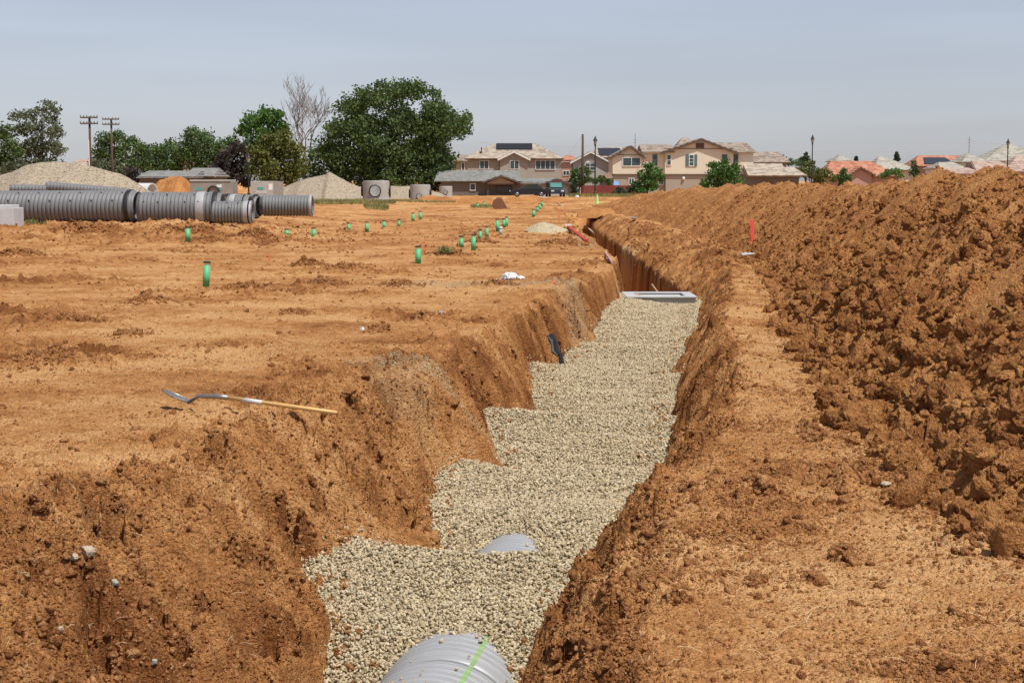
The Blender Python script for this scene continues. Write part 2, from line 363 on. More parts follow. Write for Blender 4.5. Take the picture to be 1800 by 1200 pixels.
M['conc'] = concrete('pale_concrete', (.38, .37, .34)); M['conc2'] = concrete('brown_concrete', (.27, .245, .21)); M['conc4'] = concrete('pale_rim_concrete', (.42, .43, .44)); M['conc3'] = concrete('light_concrete', (.50, .50, .50))
M['green'] = plain('green_plastic', (.10, .42, .19), .55, 0, .12, 6); M['cap'] = plain('dark_cap', (.02, .05, .03), .6)
M['wood'] = plain('ash_wood', (.62, .38, .13), .45, 0, .15, 20); M['steel'] = plain('worn_steel', (.30, .29, .28), .38, .7, .25, 20); M['label'] = plain('handle_sticker', (.62, .6, .58), .5)
M['pink'] = plain('pink_paint', (.85, .10, .07), .6); M['orange'] = plain('orange_paint', (.75, .16, .04), .6)
M['red'] = plain('red_board', (.40, .035, .02), .7); M['whitep'] = plain('white_plastic', (.72, .72, .72), .4, 0, .05); M['film'] = plain('thin_film', (.45, .46, .50), .25, 0, .2, 20)
M['black'] = plain('black_plastic', (.012, .012, .013), .45); M['plank'] = plain('weathered_plank', (.42, .30, .19), .9)
M['bark'] = plain('bark', (.09, .07, .055), .95, 0, .3, 4); M['deadwood'] = plain('dead_wood', (.24, .20, .18), .9, 0, .2, 4)
M['pole'] = plain('creosote_pole', (.085, .055, .04), .9); M['lampblack'] = plain('black_lamp_post', (.015, .018, .02), .5)
M['glassy'] = plain('lamp_glass', (.25, .27, .27), .2); M['wire'] = plain('wire', (.30, .31, .33), .5)
def leaf_mat(name, c, var=.5, trans=.25):
    m, n, l, b = newmat(name)
    g = n.new('ShaderNodeNewGeometry'); tc = n.new('ShaderNodeTexCoord'); nz = n.new('ShaderNodeTexNoise'); nz.inputs['Scale'].default_value = .35; nz.inputs['Detail'].default_value = 3
    l.new(tc.outputs['Object'], nz.inputs['Vector'])
    ad = n.new('ShaderNodeMath'); ad.operation = 'MULTIPLY_ADD'; ad.inputs[1].default_value = .45; l.new(g.outputs['Random Per Island'], ad.inputs[0]); l.new(nz.outputs[0], ad.inputs[2])
    r = ramp(n, [(.25, tuple(x * (1 - var) for x in c)), (.7, c), (1.0, (c[0] * (1 + 1.3 * var), c[1] * (1 + var), c[2] * (1 + .6 * var)))]); l.new(ad.outputs[0], r.inputs[0])
    l.new(r.outputs[0], b.inputs['Base Color']); b.inputs['Roughness'].default_value = .65; b.inputs['Specular IOR Level'].default_value = .25
    tr = n.new('ShaderNodeBsdfTranslucent'); l.new(r.outputs[0], tr.inputs['Color']); ms = n.new('ShaderNodeMixShader'); ms.inputs[0].default_value = trans
    out = [q for q in n if q.type == 'OUTPUT_MATERIAL'][0]
    l.new(b.outputs[0], ms.inputs[1]); l.new(tr.outputs[0], ms.inputs[2]); l.new(ms.outputs[0], out.inputs['Surface'])
    return m
M['leaf_dark'] = leaf_mat('dark_leaves', (.078, .125, .038)); M['leaf_mid'] = leaf_mat('mid_leaves', (.080, .135, .042)); M['leaf_bright'] = leaf_mat('bright_leaves', (.075, .16, .035))
M['leaf_olive'] = leaf_mat('olive_leaves', (.115, .135, .035)); M['leaf_purple'] = leaf_mat('purple_leaves', (.06, .046, .042)); M['leaf_grey'] = leaf_mat('grey_green_leaves', (.12, .145, .085)); M['leaf_cedar'] = leaf_mat('conifer_needles', (.035, .06, .035))
M['grass'] = leaf_mat('grass_blades', (.24, .23, .09)); M['straw'] = plain('straw', (.62, .50, .30), .8)
def wallm(name, c): return plain(name, c, .9, 0, .07, 1.5)
M['taupe'] = wallm('taupe_stucco', (.36, .33, .28)); M['ranchwall'] = wallm('brown_siding', (.165, .14, .115)); M['ranchgable'] = wallm('tan_gable', (.38, .28, .19)); M['lgrey'] = wallm('light_grey_stucco', (.42, .42, .38))
M['cream'] = wallm('cream_stucco', (.68, .62, .49)); M['lower'] = wallm('grey_brown_stucco', (.36, .31, .25)); M['white'] = plain('white_trim', (.75, .75, .72), .6, 0, .05); M['teal'] = plain('teal_shutter', (.09, .16, .15), .6)
M['brownt'] = plain('brown_trim', (.10, .065, .045), .7); M['pane'] = plain('window_pane', (.045, .075, .085), .12, 0, .3, 1.5); M['pinkwall'] = wallm('salmon_stucco', (.45, .28, .22)); M['solar'] = plain('solar_panel', (.022, .02, .024), .3, .1); M['solarb'] = plain('blue_solar_panel', (.03, .035, .045), .25)
def roofm(name, cs, sx, sz):
    m, n, l, b = newmat(name)
    tc = n.new('ShaderNodeTexCoord'); mp = n.new('ShaderNodeMapping'); mp.inputs['Scale'].default_value = (sx, sz * .6, sz); l.new(tc.outputs['Object'], mp.inputs[0])
    v = n.new('ShaderNodeTexVoronoi'); v.inputs['Scale'].default_value = 1; l.new(mp.outputs[0], v.inputs['Vector']); s = n.new('ShaderNodeSeparateColor'); l.new(v.outputs['Color'], s.inputs[0])
    r = ramp(n, [(0, cs[0]), (.5, cs[1]), (1, cs[2])]); l.new(s.outputs[0], r.inputs[0]); l.new(r.outputs[0], b.inputs['Base Color']); b.inputs['Roughness'].default_value = .9
    w = n.new('ShaderNodeTexWave'); w.bands_direction = 'Z'; w.inputs['Scale'].default_value = 1.1; l.new(tc.outputs['Object'], w.inputs['Vector'])
    bp = n.new('ShaderNodeBump'); bp.inputs['Distance'].default_value = .08; l.new(w.outputs[0], bp.inputs['Height']); l.new(bp.outputs[0], b.inputs['Normal'])
    return m
M['rooft'] = roofm('tan_tile_roof', ((.24, .19, .145), (.36, .30, .235), (.47, .40, .32)), 1.6, 2.6)
M['roofb'] = roofm('brown_tile_roof', ((.17, .13, .10), (.27, .21, .165), (.36, .29, .23)), 1.6, 2.6)
M['roofg'] = roofm('grey_shingle_roof', ((.15, .15, .14), (.20, .20, .185), (.25, .245, .23)), 2.5, 3)
M['roofc'] = roofm('cream_tile_roof', ((.26, .24, .20), (.35, .325, .27), (.43, .40, .335)), 1.6, 2.6)
M['roofo'] = roofm('orange_tile_roof', ((.30, .12, .07), (.42, .17, .10), (.50, .24, .15)), 1.8, 2.8)
M['roofp'] = roofm('pinkish_tile_roof', ((.28, .19, .15), (.38, .27, .215), (.46, .34, .28)), 1.8, 2.8)
# ------------------------------------------------------------------ ground sheet
def geo(a, b, r):
    out = [a]
    while out[-1] < b: out.append(out[-1] + out[-1] * r)
    return out
MARCH = np.array(geo(4.0, 300, .003))
def hit(px, py, fn):
    r = ray(px, py); r = r / r.y; yy = MARCH
    for _ in range(2):
        zz = fn(r.x * yy, yy); k = np.argmax(EYE + r.z * yy <= zz)
        if k == 0: k = 1
        yy = np.linspace(yy[k - 1], yy[k], 12)
    return r.x * yy[6], float(yy[6])
def ground_hit(px, py): return hit(px, py, lambda X, Y: soil_z(X, Y)[0])
_p = []
for px, py, w, dp in [(385, 800, 46, .20), (205, 935, 44, .16), (240, 905, 30, .12), (445, 985, 60, .18), (410, 965, 34, .14), (745, 865, 46, .16), (720, 905, 34, .14), (765, 945, 40, .2), (60, 1030, 56, .16), (40, 905, 40, .1), (560, 880, 26, .1), (135, 975, 40, .16), (280, 1085, 40, .14), (360, 1060, 30, .12), (620, 720, 34, .14), (680, 760, 40, .16), (690, 850, 26, .12), (835, 690, 40, .16), (860, 745, 30, .12), (655, 800, 24, .1), (480, 1130, 50, .16), (180, 1160, 46, .16), (320, 1150, 34, .12), (1010, 555, 22, .14), (1015, 590, 16, .12), (955, 545, 20, .1),
    (1245, 645, 22, .1), (1215, 690, 20, .1), (1205, 775, 26, .12), (1120, 900, 26, .12), (1190, 1050, 36, .1), (1130, 960, 26, .12), (1350, 835, 24, .07), (1210, 860, 22, .1), (1080, 1100, 40, .12), (1290, 745, 20, .07), (995, 1160, 40, .12), (540, 950, 24, .1), (500, 900, 20, .08), (610, 985, 24, .12), (90, 1110, 30, .1), (250, 1010, 26, .08)]:
    x, y = ground_hit(px, py); _p.append((x, y, w * y / F / 2, dp))
_m = []
for px, py, w, h in [(540, 466, 62, .10), (262, 530, 95, .07), (70, 640, 150, .10), (430, 508, 100, .05), (570, 498, 90, .06), (740, 563, 44, .07), (665, 582, 44, .07), (790, 447, 70, .08), (35, 448, 90, .10), (230, 590, 80, .05), (880, 500, 60, .05), (985, 430, 90, .12), (845, 425, 60, .06), (610, 470, 70, .05), (130, 560, 90, .05), (700, 500, 70, .05), (330, 410, 120, .12), (150, 405, 140, .12), (450, 415, 110, .12), (520, 550, 60, .04), (1425, 760, 60, .05), (1500, 850, 120, .08), (1345, 860, 40, .05), (1700, 960, 90, .06), (1480, 985, 50, .04)]:
    x, y = ground_hit(px, py); r_ = w * y / F / 2; _m.append((x, y, r_, max(r_ * .9, .25), h))
PITS += _p; MOUNDS += _m
ys = list(np.arange(-25, 4.5, .5)) + geo(4.6, 40, .0017) + geo(40.2, 130, .006)[:] + geo(131, 4000, .04)
ys = np.array(sorted(set(ys)))
sd = np.concatenate([-np.geomspace(4, .47, 40)[:-1], np.linspace(-.44, .44, 1000), np.geomspace(.47, 4, 40)[1:]])
YY, SS = np.meshgrid(ys, sd, indexing='ij')
XX = SS * np.sqrt(YY ** 2 + 16)
z, bank, tone = soil_z(XX, YY)
z = np.where(YY > 400, 0, z)
# gravel dusted areas
PATCH = [  # px, py, rx (m), ry (m), strength
    (740, 636, .95, .55, .9), (60, 858, .8, .2, .45), (1010, 540, .25, 3.2, .9), (975, 492, .8, 1.2, .6), (820, 498, 2.0, 1.5, .6),
    (700, 655, .5, .9, .6), (1095, 480, .35, 5, .9), (1025, 425, .5, 5, .6), (1000, 520, .5, 2.5, .5)]
PATCHW = [(*ground_hit(a, b), c, d, s) for a, b, c, d, s in PATCH]
def grit(X, Y):
    g = np.zeros(np.shape(X))
    for x, y, rx, ry, s in PATCHW:
        g = np.maximum(g, s * np.clip(1.25 - ((X - x) / rx) ** 2 - ((Y - y) / ry) ** 2, 0, 1))
    return g
ground = npmesh('ground', np.stack([XX, YY, z], -1).reshape(-1, 3), grid_faces(*YY.shape), M['soil'], smooth=False, attrs={'tone': tone, 'grit': grit(XX, YY)})
tag(ground, kind='structure')
# ------------------------------------------------------------------ spoil heap
hy = np.array(geo(3.0, 40, .0019) + geo(40.2, 130, .0065))
ww = np.concatenate([np.linspace(-.12, 1.15, 330), np.linspace(1.16, 2.9, 50)])
HY, WW = np.meshgrid(hy, ww, indexing='ij')
hX = np.interp(HY, TOE_Y, TOE_X) + WW * (np.interp(HY, RD_Y, RD_X) - np.interp(HY, TOE_Y, TOE_X))
hZ, hw = heap_z(hX, HY)
htone = .5 + .3 * gn(hX / 1.8, HY / 1.4, 91) + .2 * gn(hX / .4, HY / .3, 92) - .1 * sst(.4, 1, hw)
heap = npmesh('soil_heap', np.stack([hX, HY, hZ], -1).reshape(-1, 3), grid_faces(*HY.shape), M['heap'], attrs={'tone': htone, 'grit': 0 * hX}, origin=(4, 3, 0))
tag(heap, 'long ridge of loose cloddy reddish soil piled along the right side of the trench', 'soil heap')
# ------------------------------------------------------------------ lumps
def ico(sub):
    t = (1 + 5 ** .5) / 2
    v = [(-1, t, 0), (1, t, 0), (-1, -t, 0), (1, -t, 0), (0, -1, t), (0, 1, t), (0, -1, -t), (0, 1, -t), (t, 0, -1), (t, 0, 1), (-t, 0, -1), (-t, 0, 1)]
    v = [np.array(a) / np.linalg.norm(a) for a in v]
    f = [(0, 11, 5), (0, 5, 1), (0, 1, 7), (0, 7, 10), (0, 10, 11), (1, 5, 9), (5, 11, 4), (11, 10, 2), (10, 7, 6), (7, 1, 8), (3, 9, 4), (3, 4, 2), (3, 2, 6), (3, 6, 8), (3, 8, 9), (4, 9, 5), (2, 4, 11), (6, 2, 10), (8, 6, 7), (9, 8, 1)]
    for _ in range(sub):
        c = {}; nf = []
        def mid(a, b):
            k = (min(a, b), max(a, b))
            if k not in c: m = v[a] + v[b]; v.append(m / np.linalg.norm(m)); c[k] = len(v) - 1
            return c[k]
        for a, b, d in f:
            ab, bd, da = mid(a, b), mid(b, d), mid(d, a); nf += [(a, ab, da), (b, bd, ab), (d, da, bd), (ab, bd, da)]
        f = nf
    return np.array(v), np.array(f)
ICO = [ico(0), ico(1), ico(2), ico(3)]
def lump(level, seed, amp=.25, squash=.8, ang=False):
    v, f = ICO[level]; rng = np.random.default_rng(seed)
    if ang:   # chipped by a few planes
        v = v.copy()
        for _ in range(8):
            nrm = rng.normal(size=3); nrm /= np.linalg.norm(nrm); d = rng.uniform(.42, .82); k = v @ nrm - d; v = v - np.outer(np.clip(k, 0, 9), nrm)
        r = 1 + .5 * amp * rng.normal(size=len(v))
        return v * r[:, None] * np.array([1, rng.uniform(.7, 1), squash]), f
    r = 1 + amp * (gn(v[:, 0] * 1.3 + v[:, 2] * .7 + seed, v[:, 1] * 1.3 - v[:, 2] * .9, seed) + .6 * gn(v[:, 0] * 3 + v[:, 2] + seed, v[:, 1] * 3 - v[:, 2] * 2, seed + 1) + .35 * rng.normal(size=len(v)))
    v = v * r[:, None]
    for _ in range(6):
        nrm = rng.normal(size=3); nrm /= np.linalg.norm(nrm); d = rng.uniform(.45, .85); k = v @ nrm - d; v = v - np.outer(np.clip(k, 0, 9) * .85, nrm)
    return v * np.array([1, rng.uniform(.6, 1), squash]), f
def scatter(pts, sizes, variants, seed):
    rng = np.random.default_rng(seed); N = len(pts); which = rng.integers(0, len(variants), N); V = []; Fc = []; base = 0
    q = rng.normal(size=(N, 4)); q /= np.linalg.norm(q, axis=1)[:, None]; w, x, y, z = q.T
    R = np.stack([np.stack([1 - 2 * (y * y + z * z), 2 * (x * y - z * w), 2 * (x * z + y * w)], -1), np.stack([2 * (x * y + z * w), 1 - 2 * (x * x + z * z), 2 * (y * z - x * w)], -1), np.stack([2 * (x * z - y * w), 2 * (y * z + x * w), 1 - 2 * (x * x + y * y)], -1)], 1)
    for k, (v, f) in enumerate(variants):
        idx = np.where(which == k)[0]
        if not len(idx): continue
        P = np.einsum('nij,mj->nmi', R[idx], v) * sizes[idx][:, None, None] + pts[idx][:, None, :]
        V.append(P.reshape(-1, 3)); Fc.append((f[None] + (np.arange(len(idx)) * len(v))[:, None, None]).reshape(-1, 3) + base); base += P.shape[0] * P.shape[1]
    return np.concatenate(V), np.concatenate(Fc)
rng = np.random.default_rng(5)
# clods on the heap
def heap_pts(N, y0, y1, w0, w1, pw=1.0):
    Y = np.exp(rng.uniform(math.log(y0), math.log(y1), N)); w = w0 + (w1 - w0) * rng.random(N) ** pw
    t = np.interp(Y, TOE_Y, TOE_X); X = t + w * (np.interp(Y, RD_Y, RD_X) - t); zz, _ = heap_z(X, Y); zs, _, _ = soil_z(X, Y)
    kp = rng.random(N) > .92 * heap_slide(X, Y, w) * 1.0
    kp &= (Y < 20) | (rng.random(N) < 20 / Y)
    return np.stack([X, Y, np.maximum(zz, zs)], 1)[kp]
parts = []
P = heap_pts(3000, 7, 45, -.08, .8, 1.7); s = .04 + .10 * rng.random(len(P)) ** 3 * 1.0; parts.append(scatter(P, s, [lump(3, i, .34, .8) for i in range(8)], 1))
P = heap_pts(30000, 6.5, 60, -.10, 1.0, 1.3); s = np.maximum(.010 + .05 * rng.random(len(P)) ** 4, P[:, 1] * .0008); parts.append(scatter(P, s, [lump(1, 20 + i, .38, .8) for i in range(8)], 2))
P = heap_pts(30000, 5.5, 40, -.2, 1.0); s = .008 + .018 * rng.random(len(P)) ** 2; parts.append(scatter(P, s, [lump(0, 40 + i, .3, .8) for i in range(8)], 3))
def join(parts):
    b = 0; V = []; Fc = []
    for v, f in parts: V.append(v); Fc.append(f + b); b += len(v)
    return np.concatenate(V), np.concatenate(Fc)
P = heap_pts(260, 7.5, 24, -.16, .30, 1.0); s = .06 + .09 * rng.random(len(P)) ** 1.5; P[:, 2] += s * .3; parts.append(scatter(P, s, [lump(3, 500 + i, .42, .75) for i in range(12)], 12))
v, f = join(parts); cl = npmesh('clods', v, f, M['clod'], parent=heap); tag(cl, kind='stuff')
# clods and crumbs on the ground
def ground_pts(N, y0, y1, s0, s1, keep=None):
    Y = np.exp(rng.uniform(math.log(y0), math.log(y1), N)); X = Y * rng.uniform(s0, s1, N); u = X - ax(Y)
    zz, bk, tn = soil_z(X, Y); msk = np.abs(u + .1) > .75
    rz = sst(.0, .5, gn(X / 2.6, Y / 3.2, 31) + .35 * gn(X / .9, Y / 1.1, 32))
    pr = .2 + .8 * rz + 2.2 * (bk > .05) + .6 * sst(44, 48, Y) * (1 - sst(60, 66, Y)) * (X < -6) + .5 * np.exp(-np.abs(X - np.interp(Y, TOE_Y, TOE_X)) / .5) * (Y < 40)
    msk &= rng.random(N) < pr * (.35 + .9 * sst(.0, .4, gn(X / .8 + 5, Y / .7, 48) + .4 * gn(X / .3, Y / .3, 49)))
    gzv = gravel_z(u, Y); msk &= ~((zz < gzv) & (Y < 36))
    msk &= X < np.interp(Y, TOE_Y, TOE_X)
    return np.stack([X, Y, zz], 1)[msk]
parts = []
P = ground_pts(3200, 6, 60, -.42, .42); s = .02 + .05 * rng.random(len(P)) ** 4; parts.append(scatter(P, s, [lump(3, 60 + i, .42, .6) for i in range(8)], 4))
P = ground_pts(60000, 5, 75, -.42, .42); s = np.maximum(.008 + .03 * rng.random(len(P)) ** 4, P[:, 1] * .0009) * (.6 + .8 * rng.random(len(P))); parts.append(scatter(P, s, [lump(1, 80 + i, .36, .7) for i in range(8)], 5))
P = ground_pts(120000, 4.5, 34, -.42, .42); s = .005 + .012 * rng.random(len(P)) ** 2; parts.append(scatter(P, s, [lump(0, 90 + i, .3, .7) for i in range(8)], 6))
P = ground_pts(260000, 4.5, 20, -.36, .36); s = .004 + .012 * rng.random(len(P)) ** 2.5; parts.append(scatter(P, s, [lump(0, 190 + i, .35, .7) for i in range(8)], 8))
gyy = np.exp(rng.uniform(math.log(9), math.log(34), 2200)); gside = rng.choice([-1, 1], 2200); gxx = np.where(gside < 0, -np.interp(gyy, FL_Y, FL_U), np.interp(gyy, FR_Y, FR_U)) - gside * np.abs(rng.normal(size=2200)) * .12
gzz = np.maximum(gravel_z(gxx, gyy), soil_z(gxx + ax(gyy), gyy)[0]); parts.append(scatter(np.stack([gxx + ax(gyy), gyy, gzz + .008], 1), .006 + .03 * rng.random(2200) ** 4, [lump(1, 95 + i, .3, .7) for i in range(5)], 7))
for x, y, rx, ry, h in MOUNDS:
    n_ = int(min(700, 60 + 260 * rx * ry / .1)); a = rng.random(n_) * 2 * math.pi; q = np.abs(rng.normal(size=n_)) * .55; X = x + rx * q * np.cos(a); Y = y + ry * q * np.sin(a); s_ = np.maximum(.006 + .035 * rng.random(n_) ** 3, y * .0009)
    parts.append(scatter(np.stack([X, Y, soil_z(X, Y)[0] + s_ * .3], 1), s_, [lump(1, 400 + i, .36, .75) for i in range(6)], 9))
for x, y, r_, dp in PITS:
    n_ = 70; a = rng.random(n_) * 2 * math.pi; q = .8 + .7 * rng.random(n_); X = x + r_ * q * np.cos(a); Y = y + r_ * 1.4 * q * np.sin(a); s_ = .006 + .026 * rng.random(n_) ** 2.5
    parts.append(scatter(np.stack([X, Y, soil_z(X, Y)[0] + s_ * .2], 1), s_, [lump(1, 410 + i, .36, .75) for i in range(6)], 11))
v, f = join(parts); import time; print('T crumbs', time.process_time()); o = npmesh('soil_crumbs', v, f, M['crumb']); tag(o, 'crumbs and clods of dry soil scattered over the ground and trench banks', 'soil', kind='stuff')
# ------------------------------------------------------------------ gravel in the trench
gy = np.concatenate([np.arange(5, 36.3, .06)]); gu = np.linspace(-2.6, 1.7, 90)
GY, GU = np.meshgrid(gy, gu, indexing='ij'); GZ = gravel_z(GU, GY) - .02
bed = npmesh('gravel_bed', np.stack([GU + ax(GY), GY, GZ], -1).reshape(-1, 3), grid_faces(*GY.shape), M['gravel'], smooth=True)
tag(bed, 'pale crushed stone filling the trench around the buried pipe', 'gravel', kind='stuff')
PR = .54; PTOP = -1.10
def gravel_stones(N, y0, y1, s0, s1, seed, lv, yb=1.0):
    Y = y0 + (y1 - y0) * rng.random(N) ** yb; u = rng.uniform(-2.4, 1.5, N); X = u + ax(Y); zz = gravel_z(u, Y); sz, _, _ = soil_z(X, Y)
    spill = (zz > sz - .14) & (rng.random(N) < .16); m = (zz > sz - .02) | spill; zz = np.maximum(zz, sz)
    pz = PTOP - PR + np.sqrt(np.clip(PR ** 2 - u ** 2, 0, 9)); m &= ~((np.abs(u) < PR) & (pz > zz + .01) & (Y < 14.5))
    onp = (np.abs(u) < PR * .9) & (Y < 14.5) & (pz > zz + .01) & (rng.random(N) < .003); m |= onp; zz = np.where(onp, pz + .008, zz)
    P = np.stack([X, Y, zz + rng.normal(size=N) * .006], 1)[m]
    return scatter(P, (s0 + (s1 * 1.25 - s0) * rng.random(len(P)) ** 1.6) * 1.12, [lump(lv, 200 + seed * 10 + i, .22, .68, True) for i in range(10)], 10 + seed)
parts = [gravel_stones(120000, 8.5, 16, .007, .0155, 1, 1), gravel_stones(100000, 16, 25, .009, .017, 2, 0), gravel_stones(70000, 25, 36, .012, .020, 3, 0)]
v, f = join(parts); st = npmesh('stones', v, f, M['stone'], parent=bed); tag(st, kind='stuff')
# spilled gravel on the left bank
parts = []
for i, (x, y, rx, ry, s_) in enumerate(PATCHW):
    n_ = int(min(9000, 800 * rx * ry * math.pi * s_ + 200)); a = rng.random(n_) * 2 * math.pi; r = np.sqrt(rng.random(n_)) * 1.1; X = x + rx * r * np.cos(a); Y = y + ry * r * np.sin(a)
    zz, _, _ = soil_z(X, Y); gg = grit(X, Y) + .9 * gn(X / .3, Y / .4, 99); m = gg > .75
    if m.sum() > 3: parts.append(scatter(np.stack([X, Y, zz + .005], 1)[m], rng.uniform(.007, .015, m.sum()), [lump(0, 300 + k, .15, .7, True) for k in range(5)], 60 + i))
v, f = join(parts); o = npmesh('spilled_gravel', v, f, M['stone']); tag(o, 'thin patches of spilled gravel on the soil left of the trench', 'gravel', kind='stuff')
exec_parts = True
print('T spill', time.process_time())
# ------------------------------------------------------------------ trench pipe
def rib_profile(L, R, pitch, depth, e0=.0, e1=.0):
    if depth > .03:
        pr = [(0, R - depth), (e0, R - depth)] if e0 else []; t = e0
        while t + pitch < L - e1: pr += [(t + pitch * .16, R - depth), (t + pitch * .30, R - .008), (t + pitch * .5, R), (t + pitch * .72, R), (t + pitch * .88, R - .008), (t + pitch * 1.0, R - depth)]; t += pitch
        return pr + [(L, R - depth)]
    pr = [(0, R - depth), (e0, R - depth)] if e0 else []
    t = e0
    while t + pitch < L - e1:
        pr += [(t + pitch * .08, R - depth), (t + pitch * .2, R), (t + pitch * .42, R + .002), (t + pitch * .5, R - depth * .35), (t + pitch * .58, R + .002), (t + pitch * .8, R), (t + pitch * .92, R - depth)]
        t += pitch
    pr += [(L, R - depth)]
    return pr
def corrugated(name, label, end, direc, L, R, pitch=.147, e0=0, e1=0, gaskets=(), bells=(), rivets=(), n=56, group=None, depth=.035):
    """open pipe; `end` is the centre of the visible mouth, `direc` points along the pipe away from it"""
    end = Vector(end); d = Vector(direc).normalized()
    t = empty(name, end, label, 'pipe', group)
    pr = rib_profile(L, R, pitch, depth, e0, e1)
    inner = [(L, R - depth - .03), (0, R - depth - .03)]
    MB()
    o = t.children[-1] if False else None
    return t, d
def pipe(name, label, end, direc, L, R, pitch=.147, e0=0, e1=0, gaskets=(), bells=(), rivets=0, n=56, group=None, depth=.055, liner=True, mat='pipe'):
    end = Vector(end); d = Vector(direc).normalized(); t = empty(name, end, label, 'pipe', group)
    pr = rib_profile(L, R, pitch, depth, e0, e1); ri = R - depth - .025
    b = MB(); b.lathe(end, d, pr + [(L, ri + .001), (0, ri + .001)], n, close=True); bo = b.build('pipe_wall', M[mat], t, smooth=True)
    if liner:
        b = MB(); b.lathe(end, d, [(.004, ri - .004), (L - .004, ri - .004), (L - .004, ri - .012), (.004, ri - .012)], n, close=True); b.build('liner', M['pipe_in'], t, smooth=True)
    for g0, g1 in gaskets:
        b = MB(); b.lathe(end, d, [(g0, R - .02), (g0, R + .012), (g0 + .03, R + .02), (g1 - .03, R + .02), (g1, R + .012), (g1, R - .02)], n, close=True); b.build('gasket', M['rubber'], t, smooth=True)
    for g0, g1 in bells:
        b = MB(); b.lathe(end, d, [(g0, R - .02), (g0, R + .004), (g0 + .02, R + .01), (g1 - .02, R + .01), (g1, R + .004), (g1, R - .02)], n, close=True); b.build('bell', M['bell'], t, smooth=True)
    if rivets:
        a = Vector((0, 0, 1)); x = (a - d * a.dot(d)).normalized(); y = d.cross(x)
        if y.y > 0: y = -y
        for ang, ph in ((.55, 0), (1.15, .5)):
            tt = .5 + ph * .6
            while tt < L - .3:
                c = end + d * tt + (x * math.cos(ang) + y * math.sin(ang)) * R; nn = (c - end - d * tt).normalized()
                b = MB(); b.lathe(c - nn * .02, nn, [(0, .028), (.04, .026), (.05, .012)], 8); b.build('plug', M['rivet'], t); tt += rivets
    return t
def pz(Y): return PTOP - PR
ad = Vector((.145, 1, 0)).normalized()
def axp(Y): return Vector((float(ax(Y)), Y, PTOP - PR))
def trench_pipe(name, label, Y0, Y1, bell=None, stripe=True):
    a = axp(Y0); L = (axp(Y1) - a).length
    t = pipe(name, label, a, ad, L, PR, pitch=.10, e0=.12, e1=.02, n=96, depth=.018, mat='pipe_pale', bells=bell or (), group='pipes laid in the trench')
    if not stripe: return
    # green stripe painted along the top right
    n_ = 5; ang0, ang1 = .33, .39; pr = rib_profile(L, PR + .003, .10, .018, .12, .02); x = Vector((0, 0, 1)); y = Vector((ad.y, -ad.x, 0)); vs = []; fs = []
    pr = pr[:86] if Y0 > 9 else pr
    for i, (tt, r) in enumerate(pr):
        for j in range(n_):
            g = ang0 + (ang1 - ang0) * j / (n_ - 1); vs.append(a + ad * tt + (x * math.cos(g) + y * math.sin(g)) * r)
    for i in range(len(pr) - 1):
        for j in range(n_ - 1): fs.append((i * n_ + j, i * n_ + j + 1, (i + 1) * n_ + j + 1, (i + 1) * n_ + j))
    MB().add(vs, fs).build('stripe', M['stripe'], t, smooth=True)
M['stripe'] = plain('green_stripe', (.22, .36, .14), .6)
trench_pipe('corrugated_pipe', 'grey ribbed pipe with a green stripe, nearest in the trench bottom', 5.5, 9.93)
trench_pipe('corrugated_pipe', 'grey ribbed pipe mostly buried in gravel, only its curved back showing past the nearest pipe', 9.95, 15.9)
# ------------------------------------------------------------------ manhole box in the trench
def at_ground(px, py):
    x, y = ground_hit(px, py); return Vector((x, y, gz(x, y)))
bx0, bx1 = hx(1105, 34.6), at(1222, 520, 34.6).x; zt = at(1160, 518, 35).z
t = empty('concrete_box', ((bx0 + bx1) / 2, 35, zt - .8), 'pale grey rectangular concrete box set across the trench where the gravel ends', 'concrete box')
b = MB(); b.box(bx0, bx1, 34.5, 34.64, zt - .8, zt - .033); b.box(bx0, bx1, 35.8, 35.94, zt - .8, zt - .033); b.box(bx0, bx0 + .14, 34.643, 35.797, zt - .8, zt - .033); b.box(bx1 - .14, bx1, 34.643, 35.797, zt - .8, zt - .033); b.build('wall', M['conc3'], t, bevel=.008)
b = MB(); b.box(bx0 - .04, bx1 + .03, 34.44, 34.7, zt - .03, zt); b.box(bx0 - .04, bx1 + .03, 35.74, 36.0, zt - .03, zt); b.box(bx0 - .04, bx0 + .2, 34.703, 35.737, zt - .03, zt); b.box(bx1 - .2, bx1 + .03, 34.703, 35.737, zt - .03, zt); b.build('rim', M['conc4'], t, bevel=.006)
b = MB(); b.box(bx0 + .143, bx1 - .143, 34.645, 35.795, zt - .09, zt - .05); b.build('cover_plate', M['conc3'], t)
# ------------------------------------------------------------------ stacked pipes on the left
PA = math.radians(9); dA = Vector((-math.cos(PA), math.sin(PA), -.004))
grp = 'large grey ribbed pipes lying by the gravel pile'
YP = 60.0
def ctr(px, py, Y): return at(px, py, Y)
pipe('corrugated_pipe', 'longest grey ribbed pipe at left with a black gasket and pale open mouth', ctr(244, 363.5, YP), dA, 9.5, .62, pitch=.165, e0=.10, gaskets=((.20, .38),), rivets=.82, group=grp)
pipe('corrugated_pipe', 'grey ribbed pipe with shiny band and black gasket, right of the longest pipe', ctr(392, 366, YP - .4), (-1, .02, 0), 3.1, .60, pitch=.145, e0=.1, gaskets=((.14, .32),), bells=((.62, .92),), rivets=.5, group=grp)
pipe('corrugated_pipe', 'short low grey ribbed pipe in front with a shiny pale end', ctr(445, 373, YP - 1.9), (-1, .03, 0), 1.45, .40, pitch=.115, e0=.05, bells=((.03, .32),), gaskets=((.10, .15),), rivets=.4, group=grp)
